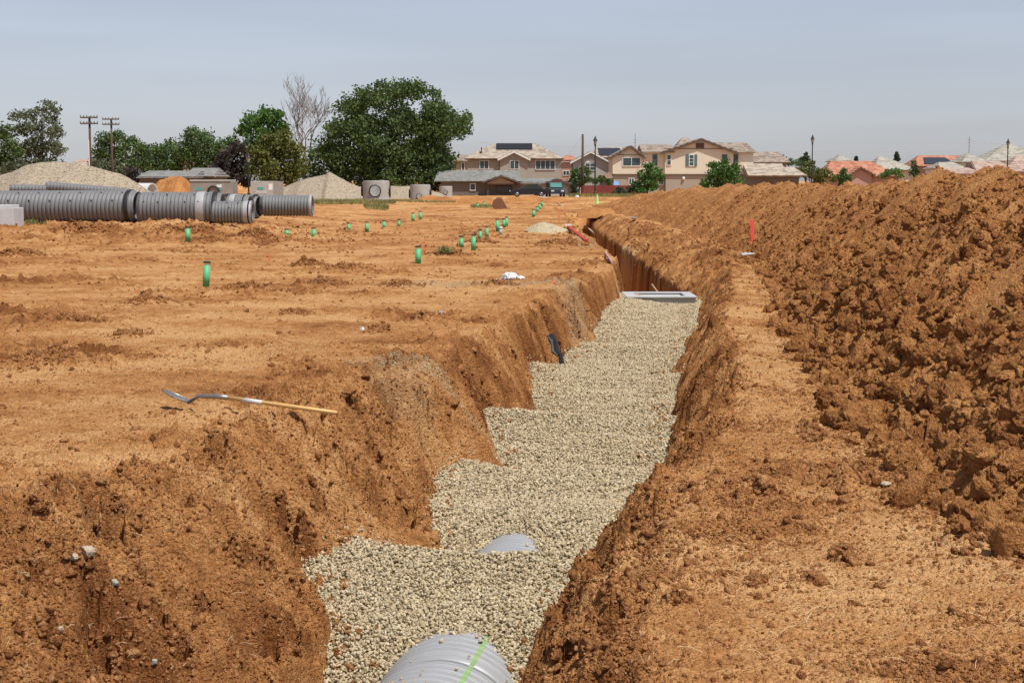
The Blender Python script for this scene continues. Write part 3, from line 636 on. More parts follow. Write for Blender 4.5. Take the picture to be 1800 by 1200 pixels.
pipe('corrugated_pipe', 'grey ribbed pipe behind the short front one with black bands and a dark open mouth', ctr(441, 361, YP + 1.6), (-math.cos(.22), math.sin(.22), 0), 2.6, .42, pitch=.11, e0=.1, gaskets=((.16, .22), (.88, 1.05)), bells=((.55, .76),), group=grp)
pipe('corrugated_pipe', 'grey pipe section standing open beside the pipe farthest to the right', ctr(456, 363, YP + 3.0), (-math.cos(.25), math.sin(.25), 0), .9, .46, pitch=.13, e0=.2, gaskets=((.1, .2),), group=grp)
pipe('corrugated_pipe', 'grey ribbed pipe farthest to the right with a riveted end lip', ctr(550, 361.5, YP + 3.2), (-1, .02, 0), 2.05, .415, pitch=.125, e0=.06, bells=((.02, .12),), group=grp)
pipe('corrugated_pipe', 'thin pale ribbed pipe lying behind the longest pipe with its open end up', ctr(80, 327.5, YP + 9), (1, .1, -.085), 3.6, .22, pitch=.14, e0=.05, group=grp)
pipe('corrugated_pipe', 'pale ribbed pipe barely showing above the left part of the longest pipe', ctr(18, 332, YP + 7), (1, .05, -.02), 1.5, .2, pitch=.14, e0=.05, group=grp)
t = empty('concrete_pipe', at(268, 342, 104), 'smooth pale concrete pipe lying beside the reddish dirt pile', 'pipe')
b = MB(); b.lathe(at(268, 342, 104), Vector((-1, .35, 0)), [(0, .73), (2.4, .73), (2.4, .63), (0, .63)], 32, close=True); b.build('pipe_wall', M['conc3'], t, smooth=True)
# concrete block at the left edge
Yb = 55.5
t = empty('concrete_block', (hx(0, Yb), Yb + .5, hz(398, Yb)), 'pale concrete block with stepped top at the left edge before the longest pipe', 'concrete block')
b = MB(); b.box(hx(-30, Yb), hx(21.5, Yb), Yb, Yb + 1.2, hz(402, Yb), hz(365.5, Yb)); b.build('base', M['conc3'], t, bevel=.02)
b = MB(); b.box(hx(-30, Yb), hx(15, Yb), Yb + .08, Yb + 1.1, hz(365.6, Yb), hz(360.5, Yb)); b.build('step', M['conc3'], t, bevel=.02)
# ------------------------------------------------------------------ stock piles
def stockpile(name, label, prof, Y, slope=.62, mat='pile', seed=0, nseg=160, cat='gravel pile', rough=.06, zb=-.2):
    pts = [(hx(a, Y), hz(b_, Y)) for a, b_ in prof]; xs = [p[0] for p in pts]; zs = [p[1] for p in pts]
    X = np.linspace(xs[0], xs[-1], nseg); hmax = max(zs) - zb; D = hmax / slope * 1.1; yv = np.linspace(-D, D, 90)
    XG, YG = np.meshgrid(X, yv, indexing='ij'); yw = YG + .5 * gn(XG / 3, 0 * XG, seed + 5)
    zr = np.interp(XG, xs, zs); zz = zr - slope * (np.sqrt(yw ** 2 + .35) - .59)
    zz = zz + rough * fbm(XG / 1.6, YG / 1.6, 4, seed) * 1.2; zz = np.maximum(zz, zb - .05)
    o = npmesh(name, np.stack([XG, YG + Y, zz], -1).reshape(-1, 3), grid_faces(*XG.shape)[:, ::-1], M[mat], smooth=True, attrs={'tone': .45 + .3 * gn(XG / 1.5, YG / 1.5, seed + 3), 'grit': 0 * XG}, origin=((xs[0] + xs[-1]) / 2, Y, 0))
    return tag(o, label, cat)
stockpile('gravel_pile', 'biggest gravel pile, rounded, behind the longest grey pipe at left', [(-70, 345), (-30, 320), (0, 307), (25, 301), (50, 291), (75, 285), (105, 284), (140, 286), (158, 294), (185, 298), (210, 306), (240, 321), (262, 334), (285, 347)], 95, seed=1)
stockpile('gravel_pile', 'pointed gravel pile between the concrete vaults and the manhole rings', [(480, 345), (500, 329), (530, 316), (555, 310), (572, 307), (580, 302), (590, 308), (610, 319), (635, 330), (660, 345)], 165, seed=2)
stockpile('gravel_pile', 'low flat gravel pile behind the manhole rings', [(600, 346), (622, 330), (640, 327), (668, 326), (700, 328), (722, 327), (745, 331), (775, 340), (790, 348)], 172, seed=3)
stockpile('dirt_pile', 'small bright reddish dirt pile left of the concrete vaults', [(262, 328), (280, 318), (295, 315), (305, 309), (318, 309), (328, 316), (336, 330), (345, 342)], 140, mat='heap', seed=4, cat='dirt pile', rough=.22)
stockpile('gravel_mound', 'small low mound of greenish grey gravel near the red board', [(920, 405), (930, 400), (945, 392.5), (957, 390.5), (970, 393), (990, 400), (1003, 405.5)], ground_hit(958, 407)[1], slope=.5, mat='gravel', seed=6, cat='gravel mound', rough=.02, zb=-.6)
for i, (prof, Y, lab) in enumerate([
    ([(725, 352), (745, 345), (765, 345), (785, 346), (800, 352)], 150, 'low dirt mound beside the smallest manhole ring'),
    ([(805, 352), (822, 347), (840, 343), (856, 347), (872, 352)], 140, 'low dirt mound left of the rusty bucket'),
    ([(880, 352), (900, 347), (925, 344.5), (960, 347), (985, 349), (1010, 354)], 150, 'low dirt mound in front of the parked cars'),
    ([(1015, 378), (1030, 371), (1055, 366), (1075, 369), (1090, 378)], 95, 'dirt mound at the far end of the trench')]):
    stockpile('dirt_mound', lab, prof, Y, slope=.4, mat='heap', seed=20 + i, cat='dirt mound', rough=.12)
stockpile('white_rubble', 'low whitish rubble heap beside the parked cars', [(930, 349), (940, 346.5), (952, 345), (965, 347), (975, 350)], 175, slope=.4, mat='conc', seed=30, cat='rubble', rough=.08)
# ------------------------------------------------------------------ concrete vaults and manhole rings
def text(s, size, loc, mat, parent, name='lettering', rot=(math.pi / 2, 0, 0), ext=.004):
    c = bpy.data.curves.new(name, 'FONT'); c.body = s; c.size = size; c.extrude = ext; c.align_x = 'CENTER'
    o = bpy.data.objects.new(name, c); col.objects.link(o)
    dg = bpy.context.evaluated_depsgraph_get(); me = bpy.data.meshes.new_from_object(o.evaluated_get(dg)); bpy.data.objects.remove(o); me.materials.clear(); me.materials.append(mat)
    o = bpy.data.objects.new(name, me); col.objects.link(o); o.parent = parent; o.location = Vector(loc) - Vector(parent.location); o.rotation_euler = rot
    return o
M['cyan'] = plain('turquoise_paint', (.06, .36, .34), .6)
Yv = 120
t = empty('concrete_vault', (hx(371, Yv), Yv + 1, 0), 'wide brown-grey concrete vault with a black pipe hole and turquoise stencils', 'concrete vault')
b = MB(); b.box(hx(334, Yv), hx(409, Yv), Yv, Yv + 2.2, -.1, hz(319.5, Yv)); b.build('wall', M['conc2'], t, bevel=.03)
b = MB(); b.box(hx(333, Yv), hx(406, Yv), Yv - .05, Yv + 2.2, hz(319.4, Yv), hz(316, Yv)); b.build('lid', M['conc'], t, bevel=.03)
b = MB(); c = at(375, 337, Yv - .12); b.lathe(c, (0, 1, 0), [(0, .46), (.1, .46), (.1, .36), (0, .36)], 32, close=True); b.build('pipe_ring', M['rubber'], t, smooth=True)
for a, b_, w_, hh in ((349, 332, 9, 5), (385, 327, 9, 5), (386, 333, 8, 4)):
    q = MB(); q.box(hx(a - w_ / 2, Yv), hx(a + w_ / 2, Yv), Yv - .012, Yv - .003, hz(b_ + hh / 2, Yv), hz(b_ - hh / 2, Yv)); q.build('stencil', M['cyan'] if b_ != 327 else M['white'], t)
Yv = 118
t = empty('concrete_vault', (hx(467, Yv), Yv + 1, 0), 'plain grey concrete box vault with white painted numbers, left of the pointed gravel pile', 'concrete vault')
b = MB(); b.box(hx(440, Yv), hx(481, Yv), Yv, Yv + 2.2, -.1, hz(318.5, Yv)); b.build('wall', M['conc'], t, bevel=.03)
b = MB(); b.add([(hx(481.2, Yv), Yv, -.1), (hx(494, Yv), Yv + 1.2, -.1), (hx(494, Yv), Yv + 1.2, hz(319, Yv)), (hx(481.2, Yv), Yv, hz(318.7, Yv)), (hx(481.2, Yv), Yv + 2.2, -.1), (hx(481.2, Yv), Yv + 2.2, hz(318.7, Yv))], [(0, 1, 2, 3), (1, 4, 5, 2), (3, 2, 5), (0, 4, 1), (0, 3, 5, 4)]); b.build('side_wall', M['conc2'], t)
q = MB(); q.box(hx(452, Yv), hx(463, Yv), Yv - .012, Yv - .003, hz(333.5, Yv), hz(329, Yv)); q.build('stencil', M['cyan'], t)
q = MB(); q.box(hx(472, Yv), hx(479, Yv), Yv - .012, Yv - .003, hz(334, Yv), hz(323, Yv)); q.build('notice', M['white'], t)
text('24x66', .34, (hx(458, Yv), Yv - .02, hz(340.5, Yv)), M['white'], t)
def manhole(px, w, ytop, ybase, holes, label, lip=True, base=0, red=False):
    Y = EYE * F / (ybase - HZ); r = w / 2 / F * Y; c = Vector((hx(px, Y), Y, 0)); H = hz(ytop, Y)
    t = empty('manhole_ring', c, label, 'manhole', 'precast concrete manhole sections')
    # wall built as an open shell with pipe holes cut through it
    n = 72; m_ = 36; vs = []; fs = []
    zz0 = base; 
    for i in range(m_ + 1):
        zz_ = zz0 + (H - zz0) * i / m_
        for j in range(n):
            a = 2 * math.pi * j / n; vs.append(Vector((c.x + r * math.sin(a), c.y - r * math.cos(a), zz_)))
    nv = len(vs); ri = r * .87
    for i in range(m_ + 1):
        zz_ = zz0 + (H - zz0) * i / m_
        for j in range(n):
            a = 2 * math.pi * j / n; vs.append(Vector((c.x + ri * math.sin(a), c.y - ri * math.cos(a), zz_)))
    def cut(i, j):
        a = (2 * math.pi * (j + .5) / n + math.pi) % (2 * math.pi) - math.pi; zc = zz0 + (H - zz0) * (i + .5) / m_
        for ha, hzc, hr in holes:
            da = (a - ha + math.pi) % (2 * math.pi) - math.pi
            if (r * da) ** 2 + (zc - hzc) ** 2 < (hr * 1.02) ** 2: return True
        return False
    K = [[cut(i, j) for j in range(n)] for i in range(m_)]
    for i in range(m_):
        for j in range(n):
            if K[i][j]: continue
            j2 = (j + 1) % n; q = [i * n + j, i * n + j2, (i + 1) * n + j2, (i + 1) * n + j]
            fs.append(tuple(q)); fs.append(tuple(k + nv for k in q[::-1]))
            if K[i][(j - 1) % n]: fs.append((q[3], q[0], q[0] + nv, q[3] + nv)) if False else fs.append((q[0], q[3], q[3] + nv, q[0] + nv))
            if K[i][j2]: fs.append((q[2], q[1], q[1] + nv, q[2] + nv))
            if i > 0 and K[i - 1][j]: fs.append((q[1], q[0], q[0] + nv, q[1] + nv))
            if i < m_ - 1 and K[i + 1][j]: fs.append((q[3], q[2], q[2] + nv, q[3] + nv))
    for j in range(n):
        j2 = (j + 1) % n; a = m_ * n + j; b_ = m_ * n + j2; fs.append((a, b_, b_ + nv, a + nv))
    MB().add(vs, fs).build('ring_wall', M['conc'], t)
    if lip:
        b = MB(); b.lathe((c.x, c.y, 0), (0, 0, 1), [(H - .0, r * .955), (H + .08, r * .95), (H + .08, r * .86), (H, r * .86)], n, close=True); b.build('lip', M['conc3'], t)
    if base: b = MB(); b.lathe((c.x, c.y, 0), (0, 0, 1), [(-.15, r * 1.08), (base, r * 1.08), (base, r * .2), (-.15, r * .2)], 60, close=True); b.build('base_slab', M['conc3'], t)
    for ha, hzc, hr in holes:
        nd = Vector((math.sin(ha), -math.cos(ha), 0)); p = Vector((c.x, c.y, hzc)) + nd * (r * .93)
        b = MB(); b.lathe(p, nd, [(0, hr * 1.04), (r * .1, hr * 1.08), (r * .16, hr * 1.02), (r * .16, hr * .9), (0, hr * .9)], 36, close=True); b.build('pipe_boot', M['rubber'], t, smooth=True)
    if red: 
        b = MB(); b.box(c.x - .8 * r, c.x - .25 * r, c.y - r * 1.0, c.y - r * .98 + .02, H * .62, H * .93); b.build('paint_mark', M['pinkpaint'], t)
    return t
M['pinkpaint'] = plain('faded_pink_paint', (.42, .22, .2), .8)
manhole(661, 47, 319, 354, [(0, .98, .53), (1.65, .95, .5), (-1.65, .95, .45)], 'largest concrete manhole section with big round holes, standing on a round base slab', base=.28)
manhole(738.5, 36, 326, 352.5, [(-.05, .42, .27), (1.6, .75, .4), (-1.6, .65, .4)], 'medium concrete manhole section with a small round hole at its foot')
manhole(783.5, 23, 328.5, 347.5, [(0, .62, .24)], 'smallest concrete manhole section with a faded pink mark, right of the other two', red=False)
Yr = EYE * F / (350 - HZ); c = Vector((hx(589.5, Yr), Yr, 0)); rr = 22.5 / F * Yr
t = empty('manhole_ring', c, 'low flat concrete ring lying in the grass before the pointed gravel pile', 'manhole', 'precast concrete manhole sections')
b = MB(); b.lathe(c, (0, 0, 1), [(-.1, rr), (hz(338.5, Yr), rr), (hz(338.5, Yr), rr * .86), (-.1, rr * .86)], 60, close=True); b.build('ring_wall', M['conc'], t)
# ------------------------------------------------------------------ green pipe stubs
G_ = 'green capped pipe stubs standing in the soil'
STUBS = [  # px, ytop, ybot, width, lean, label
 (362, 461, 504, 12, .04, 'nearest and largest green stub, alone on the left plain'),
 (330, 399, 424, 9, -.02, 'green stub standing just in front of the ribbed pipe with the shiny band'),
 (504, 403, 409.5, 8, 0, 'very short green stub barely out of the soil below the farthest-right grey pipe'),
 (552, 401, 416, 8, 0, 'green stub just right of the very short one, below the end of the grey pipes'),
 (613, 393, 405, 6.5, 0, 'first from left of four small green stubs below the largest manhole'),
 (645, 391, 406, 6.5, 0, 'second from left of four small green stubs below the largest manhole'),
 (675, 388, 400, 5.5, 0, 'third from left of four small green stubs below the largest manhole'),
 (701, 386, 397, 5.5, 0, 'fourth from left of four small green stubs below the largest manhole'),
 (726, 375, 388, 6, 0, 'left one of a green pair of stubs below the medium manhole'),
 (739, 372, 385.5, 6, 0, 'right one of a green pair of stubs below the medium manhole'),
 (735, 434, 463, 10, .02, 'tall green stub left of the dead weed clump'),
 (811, 416, 433.5, 8, 0, 'short thick green stub, first of the row right of the dead weed clump'),
 (832, 413, 440, 8, 0, 'tall green stub, second of the row right of the dead weed clump'),
 (844, 404, 421, 6.5, 0, 'green stub third in the row right of the dead weed clump'),
 (856, 398, 416.5, 6, 0, 'slim green stub just left of an orange stake'),
 (874.5, 386, 407, 6, 0, 'tall green stub behind the pale blue stub'),
 (886, 385, 399, 5.5, 0, 'left of two touching green stubs right of the pale blue stub'),
 (890.5, 382, 398, 5.5, 0, 'right of two touching green stubs right of the pale blue stub'),
 (938, 369, 380.5, 6, 0, 'nearest green stub of the row running toward the parked cars'),
 (944.5, 363.5, 371, 5, 0, 'second green stub of the row running toward the parked cars'),
 (948.5, 359, 367, 5, 0, 'third green stub of the row running toward the parked cars'),
 (953, 354, 362, 4.5, 0, 'farthest green stub of the row running toward the parked cars'),
 (839.5, 357, 365, 4.5, 0, 'green stub in green weeds, left of the rusty bucket'),
 (851, 355, 362, 4.5, 0, 'green stub in green weeds, close beside the rusty bucket')]
for px, y0, y1, w, lean, lab in STUBS:
    p = at_ground(px, y1); Y = p.y; s_ = Y / F; r = w * s_ / 2; H = (y1 - y0) * s_ * 1.01
    t = empty('pipe_stub', p, lab, 'pipe stub', G_)
    ln = Vector((lean + .045 * (random.Random(px).random() - .5) * 2, 0, 1)).normalized()
    b = MB(); b.lathe(p - ln * .15, ln, [(0, r), (H + .1, r), (H + .1, r * .88), (.05, r * .88)], 20, close=True); b.build('tube', M['green'], t, smooth=True)
    b = MB(); b.lathe(p + ln * (H - .02), ln, [(0, r * 1.1), (.03, r * 1.1), (.036, r * 1.0), (.045, r * .5)], 20); b.build('cap', M['cap'], t)
p = at_ground(880, 412.5); t = empty('pipe_stub', p, 'short pale blue-grey stub in the middle of the green row', 'pipe stub')
M['blueg'] = plain('blue_grey_plastic', (.30, .42, .45), .5)
b = MB(); b.lathe(p - Vector((0, 0, .1)), (0, 0, 1), [(0, .06), (.32, .06), (.32, .05), (.03, .05)], 16, close=True); b.build('tube', M['blueg'], t, smooth=True)
b = MB(); b.lathe(p + Vector((0, 0, .222)), (0, 0, 1), [(0, .075), (.05, .075), (.06, .03)], 16); b.build('cap', M['whitep'], t)
def stake(px, y0, y1, w, label, mat='orange', lean=0, name='survey_stake'):
    p = at_ground(px, y1); s_ = p.y / F; h = (y1 - y0) * s_; t_ = w * s_ / 2
    b = MB(); L = Vector((lean * h, 0, 0)); y = .012
    b.add([(p.x - t_, p.y - y, p.z - .1), (p.x + t_, p.y - y, p.z - .1), (p.x + t_, p.y + y, p.z - .1), (p.x - t_, p.y + y, p.z - .1)] + [(q[0] + L.x, q[1], p.z + h) for q in ((p.x - t_, p.y - y), (p.x + t_, p.y - y), (p.x + t_, p.y + y), (p.x - t_, p.y + y))] + [(p.x + L.x, p.y, p.z + h + t_)],
          [(0, 1, 5, 4), (1, 2, 6, 5), (2, 3, 7, 6), (3, 0, 4, 7), (4, 5, 8), (5, 6, 8), (6, 7, 8), (7, 4, 8), (3, 2, 1, 0)])
    o = b.build(name, M[mat], origin=p); tag(o, label, 'stake')
stake(866.5, 399, 416, 1.6, 'thin orange stake between the slim green stub and the pale blue stub')
stake(982, 379, 393, 1.3, 'thin orange stake standing near the gravel mound') if False else stake(982.5, 367, 392, 1.2, 'thin orange stake behind the greenish gravel mound')
stake(745, 418, 441, 1.0, 'thin orange stake beside the tall green stub', lean=.1)
stake(473, 447, 461, 1.6, 'thin orange stake alone in the middle of the left plain')
stake(1324, 388, 441, 6, 'tall bright pink-red stake at the foot of the soil heap', 'pink', -.06)
stake(1320.5, 427, 441, 4.5, 'short pink-red stake beside the tall one', 'pink', .0)
# concrete chunk by the stake
def rock(name, px, py, w, label, mat, cat='stone', sq=.7, seed=1, lift=0.0, onheap=False, level=3, amp=.15):
    if onheap:
        x, y = hit(px, py, lambda X, Y: np.maximum(soil_z(X, Y)[0], heap_z(X, Y)[0]))
        p = Vector((x, y, max(float(heap_z(np.array([x]), np.array([y]))[0][0]), gz(x, y))))
    else: p = at_ground(px, py)
    s_ = w * p.y / F / 2; v, f = lump(level, seed, amp, sq, True); a = seed * 1.7
    v = np.stack([v[:, 0] * math.cos(a) - v[:, 1] * math.sin(a), v[:, 0] * math.sin(a) + v[:, 1] * math.cos(a), v[:, 2]], 1)
    c = np.array(p) + np.array([0, 0, lift + s_ * .35])
    o = npmesh(name, v * s_ + c, f, M[mat], origin=p); tag(o, label, cat); return o
M['rockg'] = plain('grey_green_rock', (.33, .33, .27), .9, 0, .25, 30, .01); M['rockt'] = plain('tan_rock', (.42, .33, .24), .9, 0, .25, 25, .01); M['rockd'] = plain('dark_rock', (.07, .06, .05), .9, 0, .3, 25, .01)
rock('stone', 150, 975, 36, 'large angular stone with tan top stuck in the near left bank', 'rockt', seed=2, sq=.8)
rock('stone', 130, 985, 26, 'pale brown stone half buried left of the large angular stone', 'rockt', seed=7, sq=.6)
rock('stone', 203, 1026, 20, 'grey-green stone on the near left bank, right of the large angular stone', 'rockg', seed=3)
rock('stone', 102, 1108, 20, 'pale stone low on the near left bank', 'rockt', seed=4)
rock('stone', 271, 1164, 18, 'round grey stone near the bottom of the left bank', 'rockg', seed=5)
rock('stone', 592, 1120, 22, 'reddish brown clod lying at the left edge of the near gravel', 'clod', seed=6)
rock('stone', 1555, 858, 32, 'flat pale rock lying among clods at the foot of the heap', 'rockt', seed=8, sq=.45, onheap=True)
rock('stone', 1315, 452, 30, 'flat pale concrete piece lying below the pink-red stakes', 'conc3', cat='concrete chunk', seed=9, sq=.25)
rock('stone', 1113, 387, 20, 'flat pale slab on the soil far up the right side of the trench', 'conc3', cat='concrete chunk', seed=10, sq=.2)
rock('soil_slab', 612, 704, 34, 'flat tilted slab of dried soil right of the shovel handle', 'crumb', seed=11, sq=.3, lift=.05, cat='soil slab')
rock('soil_slab', 640, 668, 30, 'lump of dried soil on the bank edge behind the shovel handle', 'crumb', seed=12, sq=.5, cat='soil slab')
rock('litter', 1620, 842, 17, 'crumpled clear plastic litter among the clods on the right', 'film', seed=13, lift=.06, onheap=True, amp=.5, level=2, cat='litter')
rock('litter', 252, 519, 15, 'small black crumpled litter on the left plain', 'black', seed=14, amp=.5, level=2, cat='litter')
rock('litter', 637, 579, 9, 'small white litter in the middle of the plain', 'whitep', seed=15, amp=.5, level=2, cat='litter')
rock('litter', 775, 550, 8, 'tiny pale litter right of centre on the plain', 'film', seed=16, amp=.5, level=2, cat='litter')
rock('litter', 968, 424, 7, 'tiny pink and white litter below the gravel mound', 'pinkpaint', seed=17, amp=.4, level=2, cat='litter')
rock('litter', 973, 498, 11, 'flat reddish litter beside a patch of gravel', 'orange', seed=18, sq=.3, level=2, cat='litter')
rock('rubble_bag', 1014, 347, 9, 'white bundle in the weeds left of the red fence', 'whitep', seed=19, level=2, cat='bag')
rock('concrete_slab', 1298, 331, 22, 'pale grey slab end showing over the heap before the house bush', 'conc3', seed=20, level=2, sq=.5, cat='concrete chunk', lift=1.2) if False else None
# ------------------------------------------------------------------ shovel
pT = at_ground(284, 686); pB = at_ground(330, 711); pS = at_ground(345, 704); pE = at_ground(592, 737)
pE2 = at(592, 736, 12.9); pE2.z = max(pE2.z, gz(pE2.x, pE2.y) + .03); zoff = .05
hd0 = at(398, 708, 13.25); hd1 = at(592, 735, 12.75)
for q in (hd0, hd1): q.z = q.z
t = empty('shovel', hd0, 'long-handled shovel with a wooden shaft and worn steel blade lying on the bank edge', 'shovel')
for q in (hd0, hd1): q.z += .045
b = MB(); b.tube([hd0, hd0.lerp(hd1, .5), hd1], [.0185, .018, .0165], 14); b.build('handle', M['wood'], t, smooth=True)
b = MB(); d_ = (hd1 - hd0).normalized(); b.tube([hd0 + d_ * .17, hd0 + d_ * .37], .0192, 14); b.build('sticker', M['label'], t, smooth=True)
sk = at(350, 704, 13.35); nk = at(331, 710, 13.45); sk.z += .04; nk.z += .012
b = MB(); b.tube([hd0 + d_ * .02, hd0 - d_ * .1, hd0.lerp(sk, .75), sk, nk], [.021, .022, .019, .016, .014], 12); b.build('socket', M['steel'], t, smooth=True)
tip = at(284, 686, 13.5); dd = (tip - nk).normalized(); vv = Vector((-.21, .97, .02)); side = (vv - dd * vv.dot(dd)).normalized(); up = side.cross(dd); up = up if up.z > 0 else -up
L = (tip - nk).length; vs = []; fs = []; nn = 12; mm = 9
for i in range(nn + 1):
    s_ = i / nn; w_ = .115 * (min(1, .86 + s_ * .4) if s_ < .55 else max(0.02, 1 - ((s_ - .55) / .45) ** 2.2) )
    for j in range(mm):
        k = j / (mm - 1) * 2 - 1; vs.append(nk + dd * (L * s_) + side * (w_ * k) + up * (.018 * k * k - .006 * math.sin(s_ * math.pi)))
b1 = len(vs); vs += [q - up * .004 for q in vs]
for i in range(nn):
    for j in range(mm - 1):
        a = i * mm + j; fs.append((a, a + 1, a + mm + 1, a + mm)); fs.append(tuple(k + b1 for k in (a + mm, a + mm + 1, a + 1, a)))
for i in range(nn):
    for j in (0, mm - 1): a = i * mm + j; fs.append((a, a + mm, a + mm + b1, a + b1))
MB().add(vs, fs).build('blade', M['steel'], t, smooth=True)
# ------------------------------------------------------------------ black post on left bank
a = at_ground(1000, 664); a = at(998, 662, 23.0); bb = at(970, 590, 23.6)
t = empty('plastic_strip', a, 'torn black plastic strip leaning on the left trench bank', 'plastic strip')
path = [a.lerp(bb, k / 8) + Vector((.02 * math.sin(k * 2.1), -.03, .012 * math.cos(k * 3.1))) for k in range(9)]
b = MB(); b.tube(path, [.03, .045, .04, .04, .035, .05, .045, .04, .05], 7); b.build('strip', M['black'], t)
b = MB(); b.tube([p_ + Vector((-.05, -.02, .0)) for p_ in path[4:]], [.015, .03, .02, .035, .01], 6); b.build('torn_edge', M['rivet'], t)
# ------------------------------------------------------------------ white bag
p = at_ground(900, 491); s_ = p.y / F
t = empty('plastic_bag', p, 'crumpled white plastic sack with shaded left side painted grey, lying on the plain', 'sack')
def blob(c, r, seed, amp=.12):
    v, f = ICO[3]; rr = 1 + amp * (gn(v[:, 0] * 2 + seed, v[:, 1] * 2 + v[:, 2], seed) + .5 * gn(v[:, 0] * 5 + seed, v[:, 2] * 5 + v[:, 1] * 2, seed + 1)); return v * rr[:, None] * np.array(r) + np.array(c), f
v, f = blob(p + Vector((-3 * s_, 0, 4 * s_)), (15 * s_, .2, 8.5 * s_), 3, .25); npmesh('sack_body', v, f, M['whitep'], parent=t)
v, f = blob(p + Vector((14 * s_, -.03, 1.5 * s_)), (9 * s_, .12, 5 * s_), 5, .2); npmesh('sack_neck', v, f, M['whitep'], parent=t)
v, f = blob(p + Vector((-26 * s_, -.02, -.5 * s_)), (10 * s_, .1, 2 * s_), 7, .2); npmesh('loose_flap', v, f, M['whitep'], parent=t)
v, f = blob(p + Vector((-9 * s_, -.1, 2.5 * s_)), (6 * s_, .14, 5.5 * s_), 9, .4); npmesh('print', v, f, M['film'], parent=t)  # grey blob puts the shade on the sack's left side into colour
# ------------------------------------------------------------------ boards and lines along the trench
def board(pts, w, h, label, mat, name='board', cat='board', lift=.03):
    ps = [at_ground(*q) + Vector((0, 0, lift)) for q in pts]; b = MB(); hv = Vector((0, 0, h))
    for a_, c_ in zip(ps, ps[1:]):
        d = (c_ - a_).normalized(); sd_ = d.cross(Vector((0, 0, 1))).normalized() * w / 2
        b.add([a_ - sd_, a_ + sd_, c_ + sd_, c_ - sd_, a_ - sd_ + hv, a_ + sd_ + hv, c_ + sd_ + hv, c_ - sd_ + hv], [(3, 2, 1, 0), (4, 5, 6, 7), (0, 1, 5, 4), (1, 2, 6, 5), (2, 3, 7, 6), (3, 0, 4, 7)])
    o = b.build(name, M[mat], origin=ps[0]); tag(o, label, cat); return o
rb = board([(999, 401), (1031, 426)], .12, .06, 'red board with white tape at its far end, lying beside the trench', 'red', 'red_board')
p = at_ground(1004, 402)
b = MB(); b.box(p.x - .2, p.x - .02, p.y - .1, p.y + .3, p.z + .1, p.z + .2); b.box(p.x + .1, p.x + .22, p.y - .3, p.y + .1, p.z + .1, p.z + .2); b.build('tape', M['whitep'], rb) if False else None
q = MB(); q.box(-.15, .1, -.3, .4, .081, .12); o = q.build('tape', M['whitep'], None); o.parent = rb
board([(981, 358), (1006, 381)], .12, .08, 'thin pale plank lying far up the left edge of the trench', 'plank', 'plank', 'plank')
board([(1066, 399), (1085, 422)], .10, .06, 'thin pale plank at the left trench edge by the dark opening', 'plank', 'plank', 'plank') if False else board([(1028, 398), (1046, 416)], .10, .06, 'thin pale plank at the left trench edge by the dark opening', 'plank', 'plank', 'plank')
o = board([(1064, 448), (1076, 466)], .05, .05, 'strip of faded pink tape along the left edge beyond the concrete box', 'pinkpaint', 'marking_tape', 'tape')
a = at(1146, 500, 37.6); c = at(1160, 519, 36.6); b = MB(); b.tube([a, c], .02, 8); o = b.build('wooden_stick', M['plank'], origin=a); tag(o, 'thin pale stick leaning in the dark trench behind the concrete box', 'stick')
print('T obj', time.process_time())
# ------------------------------------------------------------------ vegetation
def leaves(cent, rad, n, size, seed, flat=.0):
    """n leaf-clump quads spread through a set of spheres; cent (k,3), rad (k,)"""
    r = np.random.default_rng(seed); cent = np.asarray(cent, float); rad = np.asarray(rad, float)
    pr = rad ** 2.2; pr /= pr.sum(); idx = r.choice(len(cent), n, p=pr); d = r.normal(size=(n, 3)); d /= np.linalg.norm(d, axis=1)[:, None]
    rr = rad[idx] * (r.random(n) ** .45) * (1 + .12 * r.normal(size=n)); P = cent[idx] + d * rr[:, None] * np.array([1, 1, .85])
    a = r.normal(size=(n, 3)); a += d * .4; a /= np.linalg.norm(a, axis=1)[:, None]; b = np.cross(a, r.normal(size=(n, 3))); b /= np.linalg.norm(b, axis=1)[:, None]; c = np.cross(a, b)
    s = size * (.5 + r.random(n)); s1 = (s * .5)[:, None]; s2 = (s * .9 * .5)[:, None]; bend = (s * .22)[:, None] * a
    V = np.stack([P - b * s1, P - c * s2 * .7 + bend, P + b * s1, P + c * s2 * .7 + bend], 1).reshape(-1, 3)
    return V, np.arange(4 * n).reshape(n, 4)
